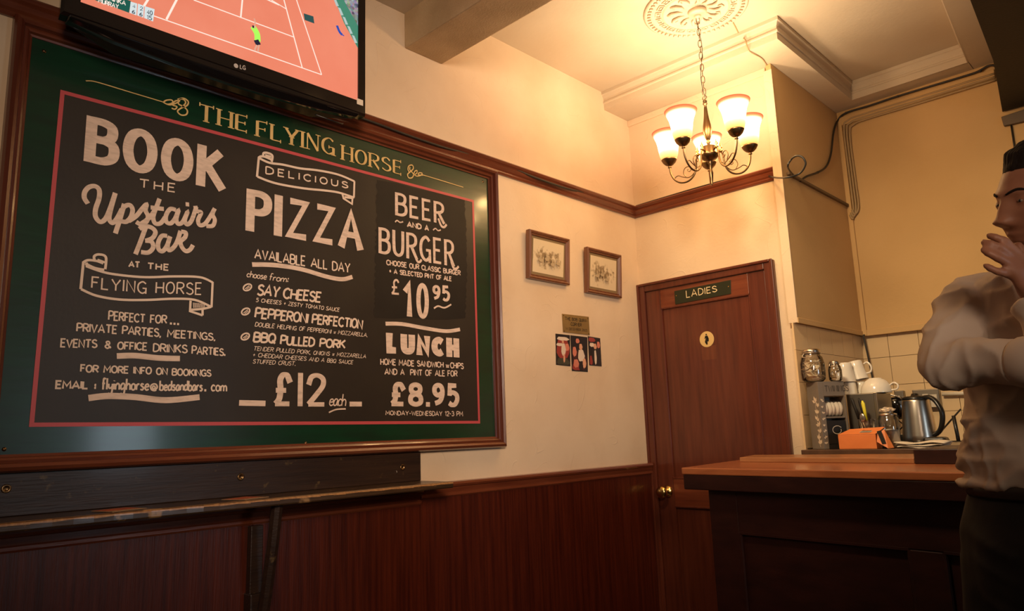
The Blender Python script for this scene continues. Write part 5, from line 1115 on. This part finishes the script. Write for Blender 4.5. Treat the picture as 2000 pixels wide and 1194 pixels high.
b = NB(); tube(b, [xz(1862, 812, .34), xz(1870, 850, .34), xz(1872, 862, .34)], .008, 6); tag(obj('black_bar', b, M['blackp'], smooth=True), 'short black bar standing against the slanting lead', 'bar')
# wall sockets
def socket(u0, v0, u1, v1, label, sw):
    a, c2 = ony(u0, v0, DB-.03), ony(u1, v1, DB-.03); o = thing('wall_socket', label, 'socket', (a.x, DB, c2.z), 'steel sockets on the tiles')
    b = NB(); box(b, (a.x, DB-.032, c2.z), (c2.x, DB+.0035, a.z)); obj('steel_plate', b, M['steeld'], o, bevel=.004)
    for s0, s1, t0, t1 in sw:
        W_, H_ = c2.x-a.x, a.z-c2.z; b = NB(); box(b, (a.x+W_*s0, DB-.038, c2.z+H_*t0), (a.x+W_*s1, DB-.0322, c2.z+H_*t1)); obj('switch', b, M['whitep'], o, bevel=.002)
socket(1781, 762, 1838, 797, 'wide grey steel double socket on the tiles behind the kettle', ((.38, .60, .25, .75), (.66, .92, .05, .70)))
socket(1746, 764, 1768, 796, 'narrow grey steel socket on the tiles left of the kettle', ((.3, .6, .3, .7),))
b = NB(); a, c2 = ony(1840, 770, DB-.02), ony(1875, 769, DB-.02); tube(b, [a, c2, c2+Vector((.15, 0, 0))], .010, 10); tag(obj('waste_pipe', b, M['whitep'], smooth=True), 'short white plastic pipe along the tiles right of the socket', 'pipe')
#PERSON
# ------------------------------------------------------------------ the man at the bar end
pf_, pr_ = Vector((-.35, -.937, 0)), Vector((-.937, .35, 0)); PO = Vector((2.045, -1.50, 0))
def pl(a, b_, z): return PO+pr_*a+pf_*b_+Zv*z
man = thing('person', 'man in white shirt and dark trousers standing at the bar, hand on his chin', 'person', pl(.09, 0, 0))
def remeshed(name, bm, m, vox, parent, smooth_it=6, disp=None):
    bmesh.ops.recalc_face_normals(bm, faces=bm.faces[:])
    me = bpy.data.meshes.new(name); bm.to_mesh(me); bm.free(); o = bpy.data.objects.new(name, me); C.objects.link(o); me.materials.append(m)
    r = o.modifiers.new('remesh', 'REMESH'); r.mode = 'VOXEL'; r.voxel_size = vox; r.use_smooth_shade = True
    s = o.modifiers.new('smooth', 'SMOOTH'); s.iterations = smooth_it; s.factor = .5
    dg = bpy.context.evaluated_depsgraph_get(); me2 = bpy.data.meshes.new_from_object(o.evaluated_get(dg)); o.modifiers.clear(); o.data = me2; bpy.data.meshes.remove(me)
    if disp:
        ns = [v.normal.copy() for v in me2.vertices]
        for v, n_ in zip(me2.vertices, ns): v.co = v.co+n_*disp(v.co)
    for p in me2.polygons: p.use_smooth = True
    o.parent = parent; o.matrix_parent_inverse = Matrix.Translation(-parent.location); return o
skin = mat('skin', (.34, .15, .085), .5, var=((.28, .115, .065), 18), bump=(220, .12, .001), spec=.35)
nt = skin.node_tree; nt.nodes['Principled BSDF'].inputs['Subsurface Weight'].default_value = .08; nt.nodes['Principled BSDF'].inputs['Subsurface Radius'].default_value = (.01, .004, .002)
shirtm = mat('shirt_cotton', (.58, .47, .38), .8, bump=(260, .15, .001), spec=.2)
trm = mat('trouser_wool', (.0065, .0055, .005), .85, bump=(200, .2, .001)); hairm = mat('dark_hair', (.012, .007, .0045), .8, spec=.2, bump=(90, .8, .004), stretch=(1, 1, .3))
# head
HC = Vector((2.046, -1.530, 1.690)); yaw_h = math.radians(-133); gz = math.radians(-1)
HF = Vector((math.cos(yaw_h)*math.cos(gz), math.sin(yaw_h)*math.cos(gz), math.sin(gz))); HX = HF.cross(Zv).normalized(); HU = HX.cross(HF)
roll = math.radians(9); HX, HU = HX*math.cos(roll)+HU*math.sin(roll), HU*math.cos(roll)-HX*math.sin(roll)
HM = Matrix(((HX.x, HF.x, HU.x, HC.x), (HX.y, HF.y, HU.y, HC.y), (HX.z, HF.z, HU.z, HC.z), (0, 0, 0, 1)))
def ga(v, c, s): return math.exp(-((v-c)/s)**2)
def headpt(d, grow=0):
    x, y, z = d.x*(.076+grow), d.y*(.097+grow), d.z*(.119+grow)
    if z < -.02:
        t = min((-z-.02)/.095, 1); x *= 1-.30*t**1.6
        if y < 0: y *= 1-.45*t
        else: y *= 1-.06*t
    if y > 0: x *= 1-.05*ga(z, .0, .03); y *= 1-.08*(abs(x)/.07)**2
    if y > .01:
        k = min(1, (y-.01)/.03); f_ = 0
        tz = min(max((.012-z)/.052, 0), 1)
        if z > -.052: f_ += (.001+.0205*tz**1.2)*math.exp(-(x/(.0105+.0085*tz))**2)*(1 if z > -.044 else max(0, (z+.052)/.008))*(z < .03)
        f_ += .011*math.exp(-((abs(x)-.013)/.0075)**2)*ga(z, -.040, .0085)
        f_ += .006*ga(z, .021, .010)*math.exp(-((abs(x)-.028)/.024)**2)
        f_ -= .011*math.exp(-((abs(x)-.030)/.016)**2)*ga(z, .001, .013)
        f_ += .005*math.exp(-((abs(x)-.048)/.016)**2)*ga(z, -.026, .016)
        f_ += .0085*ga(z, -.066, .0055)*math.exp(-(x/.021)**2)+.0090*ga(z, -.0785, .0065)*math.exp(-(x/.019)**2)
        f_ -= .006*ga(z, -.072, .0022)*math.exp(-(x/.024)**2)
        f_ -= .004*ga(z, -.089, .006)*math.exp(-(x/.02)**2)
        f_ += .011*ga(z, -.104, .012)*math.exp(-(x/.022)**2)
        y += f_*k
    return Vector((x, y, z))
def headmesh(bm, grow=0, keep=None, nj=120, ni=160):
    rows = []
    for j in range(nj+1):
        th = PI*j/nj; row = []
        for i in range(1 if j in (0, nj) else ni):
            ph = 2*PI*i/ni; d = Vector((math.sin(th)*math.cos(ph), math.sin(th)*math.sin(ph), math.cos(th)))
            row.append((headpt(d, grow)))
        rows.append(row)
    V_ = [[bm.verts.new(HM @ p) for p in r] for r in rows]
    for j in range(nj):
        a, c = V_[j], V_[j+1]
        for i in range(ni):
            i2 = (i+1) % ni; P = (rows[j][i % len(rows[j])])
            if keep and not keep(P): continue
            if len(a) == 1: bm.faces.new((a[0], c[i], c[i2]))
            elif len(c) == 1: bm.faces.new((a[i2], a[i], c[0]))
            else: bm.faces.new((a[i], c[i], c[i2], a[i2]))
    if keep: bmesh.ops.delete(bm, geom=[v for v in bm.verts if not v.link_faces], context='VERTS')
b = NB(); headmesh(b)
for s_ in (-1, 1):
    ec = HM @ Vector((s_*.076, -.012, -.012)); Tm = (HM.to_3x3() @ Matrix.Rotation(s_*.35, 3, 'Z')).to_4x4()
    ell(b, ec, (.007, .019, .031), Tm, 14, 10); ell(b, ec+HM.to_3x3() @ Vector((s_*.004, -.004, .004)), (.006, .014, .024), Tm, 14, 10)
tube(b, [HM @ Vector((0, -.025, -.06)), pl(.0, .0, 1.56), pl(.01, -.01, 1.48)], [.058, .060, .075], 20)
for s_ in (-1, 1): ell(b, HM @ Vector((s_*.0305, .0715, .0010)), (.0150, .0142, .0125), HM.to_3x3().to_4x4(), 20, 14)
# arms, hand, core, legs
shR, elR, wrR, hdR = at(1906, 574, 1.66), at(1851, 708, 1.53), at(2046, 708, 1.33), at(2105, 702, 1.26)
shL = pl(-.17, .0, 1.50); elL, wrL = at(2092, 750, 1.34), at(2030, 588, 1.41)
slR = crom([pl(.09, 0, 1.495), shR+Vector((.0, 0, -.015)), shR.lerp(elR, .5)+Vector((-.004, 0, 0)), elR, elR.lerp(wrR, .30), elR.lerp(wrR, .65), wrR], 5)
slL = crom([pl(-.06, 0, 1.49), shL, shL.lerp(elL, .5), elL, elL.lerp(wrL, .5), wrL], 5)
tube(b, slR, [.046]*10+[.042]*5+[.038, .036, .035, .034, .034]+[.033, .032, .031, .030, .030]+[.029, .029, .028, .027, .027, .026], 16)
tube(b, [wrR, wrR.lerp(hdR, .4), hdR], [(.026, .020), (.040, .017), (.036, .014)], 14)
for k in range(4):
    o_ = Vector((0, 0, .026-.017*k)); tube(b, [hdR+o_*.9, hdR+o_+(hdR-wrR).normalized()*.03+Vector((.004, .004, 0)), hdR+o_*1.0+(hdR-wrR).normalized()*.055+Vector((.012, .016, -.002))], [.009, .0085, .007], 10)
tube(b, slL, [.046]*5+[.044]*5+[.042]*5+[.036]*5+[.031, .030, .029, .028, .027, .027], 16)
palm = at(1993, 524, 1.405)
tube(b, crom([wrL, at(2010, 556, 1.405), palm, at(1978, 503, 1.412)], 4), [(.027, .022)]*3+[(.031, .022)]*2+[(.036, .017)]*4+[(.038, .014)]*3+[(.034, .011)], 18, up=(0, 0, 1))
for P, r_ in ((((1990, 500, 1.412), (1966, 474, 1.408), (1947, 465.5, 1.412), (1933, 461, 1.42)), .0088), (((1982, 508, 1.408), (1957, 487, 1.398), (1938, 478, 1.40), (1923, 474, 1.41)), .0092),
              (((1980, 522, 1.404), (1953, 506, 1.392), (1936, 497.5, 1.394), (1921.5, 488.5, 1.404)), .0088), (((1976, 538, 1.404), (1953, 532, 1.392), (1938, 526.5, 1.394), (1925, 519, 1.40)), .0078)):
    Q = crom([at(*p) for p in P], 5); n_ = len(Q); tube(b, Q, [r_*(1.08-.25*(i/(n_-1)))*(1+.08*math.sin(i*1.25)) for i in range(n_)], 12); ell(b, Q[-1], (r_*.82,)*3, su=10, sv=8)
tube(b, crom([at(2012, 548, 1.41), at(2006, 520, 1.43), at(1996, 496, 1.445), at(1988, 480, 1.45)], 4), [.014]*4+[.0115]*4+[.0105]*4+[.009], 12); ell(b, at(1988, 480, 1.45), (.009,)*3, su=10, sv=8)
core = ((.03, 1.52, .10, .06), (.035, 1.46, .14, .08), (.045, 1.35, .135, .09), (.058, 1.22, .128, .09), (.078, 1.10, .135, .095), (.095, .98, .145, .10), (.095, .90, .14, .10))
tube(b, [pl(a, 0, z) for a, z, rx, ry in core], [(rx, ry) for a, z, rx, ry in core], 24, up=pr_)
for s_ in (-1, 1): tube(b, [pl(.095+s_*.07, 0, .93), pl(.095+s_*.085, .01, .50), pl(.095+s_*.09, -.01, .28), pl(.095+s_*.095, -.01, .09)], [.08, .055, .05, .036], 16)
for s_ in (-1, 1): tube(b, [pl(.095+s_*.095, -.03, .06), pl(.095+s_*.10, .06, .045), pl(.095+s_*.105, .16, .03)], [.036, .036, .025], 14)
body = remeshed('body', b, skin, .0042, man, 3)
RH = HM.to_3x3().to_4x4()
def surf(x, z):
    """point of the face at head coordinates x, z"""
    best = None
    for th in range(40, 150, 2):
        for ph in range(10, 171, 2):
            a_, c_ = math.radians(th), math.radians(ph); p = headpt(Vector((math.sin(a_)*math.cos(c_), math.sin(a_)*math.sin(c_), math.cos(a_)))); d_ = (p.x-x)**2+(p.z-z)**2
            if best is None or d_ < best[0]: best = (d_, p)
    return best[1]
for s_ in (-1, 1):
    b = NB(); ec = HM @ Vector((s_*.0305, .0723, .0008)); gl = Matrix.Rotation(.18, 4, 'Z')
    ell(b, ec, (.0114, .0145, .0060), RH, 20, 14); e_ = obj('eye', b, mat('eye_white', (.30, .22, .16), .25) if s_ < 0 else bpy.data.materials['eye_white'], man, smooth=True)
    b = NB(); ell(b, ec-HX*.0025, (.0054, .0149, .0054), RH, 14, 10); obj('iris', b, M['ink'], e_, smooth=True)
    b = NB(); P = [surf(s_*x, z) for x, z in ((.012, .017), (.022, .0215), (.034, .0235), (.046, .019))]
    tube(b, crom([HM @ (p+Vector((0, .001, 0))) for p in P], 4), [(.0020, .0012)]*3+[(.0026, .0013)]*7+[(.0020, .0012), (.0015, .001), (.0008, .0008)], 8, up=tuple(HU)); obj('eyebrow', b, hairm, man, smooth=True)
b = NB(); tube(b, [HM @ (surf(x, -.0722)+Vector((0, -.0005, 0))) for x in (-.022, -.013, 0, .013, .022)], [.0006, .0014, .0016, .0014, .0006], 6); obj('mouth_line', b, mat('lip_shadow', (.12, .035, .025), .6), man, smooth=True)
b = NB()
def hline(P):   # height above the hairline, in head coordinates
    lim = .070 if P.y > .05 else (.070-.95*(.05-P.y) if P.y > -.03 else -.040)
    return P.z-lim+.004*noise.noise(P*70)
headmesh(b, .0, lambda P: hline(P) > -.002, 220, 300)
HMI = HM.inverted()
for v in b.verts:
    q = HMI @ v.co; k = min(max((hline(q)+.002)/.022, 0), 1); n_ = (v.co-HC).normalized()
    v.co += n_*(.0008+k*(.012+.005*noise.noise(q*34)+.0030*noise.noise(Vector((q.x*180, q.y*60, q.z*60)))+.006*max(0, q.z)/.1))
hr = obj('hair', b, hairm, man, smooth=True)
# shirt
b = NB()
tor = ((.012, 1.560, .075, .062), (.02, 1.535, .125, .080), (.03, 1.50, .180, .100), (.035, 1.45, .190, .118), (.046, 1.36, .176, .128), (.054, 1.27, .174, .130), (.062, 1.19, .178, .132), (.070, 1.13, .184, .134), (.074, 1.105, .176, .128))
tube(b, crom([pl(a, 0, z) for a, z, rx, ry in tor], 4), crom([Vector((rx, ry)) for a, z, rx, ry in tor], 4) and [tuple(v) for v in crom([Vector((rx, ry)) for a, z, rx, ry in tor], 4)], 36, up=pr_)
tube(b, slR, [.066]*5+[.066, .066, .065, .064, .063]+[.061, .060, .058, .057, .056]+[.055, .054, .053, .052, .051]+[.049, .048, .047, .046, .046]+[.045, .044, .043, .042, .041]+[.040], 24)
ell(b, elR+Vector((.004, -.004, -.004)), (.051, .052, .050))
tube(b, slL, [.07]*5+[.066]*5+[.062]*5+[.058]*5+[.050, .048, .046, .044, .043]+[.038], 24)
# folds
def fold(P, r_): 
    Q = crom([at(*p) for p in P], 4); n_ = len(Q); tube(b, Q, [r_*(.35+.65*math.sin(PI*i/(n_-1))) for i in range(n_)], 10)
def tf(a_, z, lift=.0):   # a point on the shirt front: a_ 0 at his right flank, 90 in front
    for (a0, z0_, x0_, y0_), (a1_, z1_, x1_, y1_) in zip(tor, tor[1:]):
        if z0_ >= z >= z1_:
            t = (z0_-z)/(z0_-z1_); a_r = math.radians(a_)
            return pl(a0+(a1_-a0)*t+(x0_+(x1_-x0_)*t+lift)*math.cos(a_r), (y0_+(y1_-y0_)*t+lift)*math.sin(a_r), z)
def fold2(P, r_):
    Q = crom([tf(*p, lift=-.003) for p in P], 4); n_ = len(Q); tube(b, Q, [r_*(.15+.85*math.sin(PI*i/(n_-1))) for i in range(n_)], 10)
fold2(((15, 1.18), (30, 1.19), (60, 1.23), (90, 1.25)), .014); fold2(((15, 1.145), (35, 1.15), (70, 1.18)), .012); fold2(((-60, 1.115), (20, 1.11), (60, 1.112), (100, 1.115)), .014)
fold2(((20, 1.31), (45, 1.24), (60, 1.17)), .011); fold2(((40, 1.33), (60, 1.27), (80, 1.22)), .010)
fold2(((50, 1.50), (60, 1.44), (62, 1.38)), .012); fold2(((80, 1.50), (85, 1.45), (95, 1.42)), .011)
def crease(p, sh, k, e=3): return (1-abs(noise.noise(Vector((p.x*sh[0]+p.z*sh[3], p.y*sh[1], p.z*sh[2]-p.x*sh[4]))+Vector((k, 0, 0)))))**e
def sd(p): return \
    .0095*(crease(p, (6, 5, 13, 7, 6), 3.1)-.42)+.0055*(crease(p, (12, 9, 9, -12, -14), 9.7, 4)-.35)+.002*noise.noise(p*30)
shirt = remeshed('shirt', b, shirtm, .0055, man, 3, sd)
tag(shirt, 'white long sleeved shirt')
b = NB(); tube(b, [Vector((0, 0, .0))+pl(.012, .004, 1.565)+pr_*(.070*math.cos(t))+pf_*(.066*math.sin(t))+Zv*(.012-.022*math.sin(t)) for t in [2*PI*k/24 for k in range(24)]], [(.022, .006)]*24, 8, closed=True, up=(0, 0, 1)); obj('collar', b, shirtm, man, smooth=True)
cuf = (wrR-elR).normalized(); b = NB(); tube(b, [wrR-cuf*.052, wrR-cuf*.045, wrR+cuf*.008, wrR+cuf*.012], [.046, .049, .049, .044], 24); obj('cuff', b, shirtm, man, smooth=True)
# trousers, belt, shoes
b = NB()
tr = ((.078, 1.125, .150, .108), (.084, 1.08, .158, .113), (.098, 1.0, .178, .125), (.098, .90, .185, .128), (.098, .84, .180, .12))
tube(b, [pl(a, 0, z) for a, z, rx, ry in tr], [(rx, ry) for a, z, rx, ry in tr], 30, up=pr_)
for s_ in (-1, 1):
    tube(b, crom([pl(.098+s_*.088, 0, .95), pl(.098+s_*.095, .012, .70), pl(.098+s_*.098, .018, .50), pl(.098+s_*.10, 0, .28), pl(.098+s_*.105, -.01, .05)], 4), [.098]*4+[.092]*4+[.080]*4+[.074]*4+[.068], 22)
for z0_, a0_ in ((1.02, .25), (.97, .24), (.90, .26)):
    tube(b, crom([pl(.22, .06, z0_+.03), pl(.18, .105, z0_-.02), pl(.10, .13, z0_-.05)], 4), [.004, .008, .010, .012, .012, .011, .010, .006, .003], 8)
remeshed('trousers', b, trm, .008, man, 4, lambda p: .004*noise.noise(p*16))
b = NB(); tube(b, [pl(.082, 0, 1.100)+pr_*(.163*math.cos(t))+pf_*(.121*math.sin(t)) for t in [2*PI*k/40 for k in range(40)]], [(.017, .004)]*40, 8, closed=True, up=(0, 0, 1)); obj('belt', b, mat('belt_leather', (.03, .02, .014), .35), man, smooth=True)
for s_ in (-1, 1):
    b = NB(); tube(b, crom([pl(.098+s_*.105, -.055, .045), pl(.098+s_*.105, 0, .05), pl(.098+s_*.11, .09, .04), pl(.098+s_*.115, .19, .03)], 4), [(.030, .030)]*2+[(.045, .042)]*5+[(.040, .045)]*4+[(.030, .045), (.022, .030)], 18, up=(0, 0, 1)); box(b, tuple(pl(.098+s_*.11, .06, .0)-Vector((.04, .05, 0))), tuple(pl(.098+s_*.11, .06, .02)+Vector((.04, .05, 0))))
    remeshed('shoe', b, mat('shoe_leather', (.02, .015, .012), .3) if s_ < 0 else bpy.data.materials['shoe_leather'], .006, man, 4)
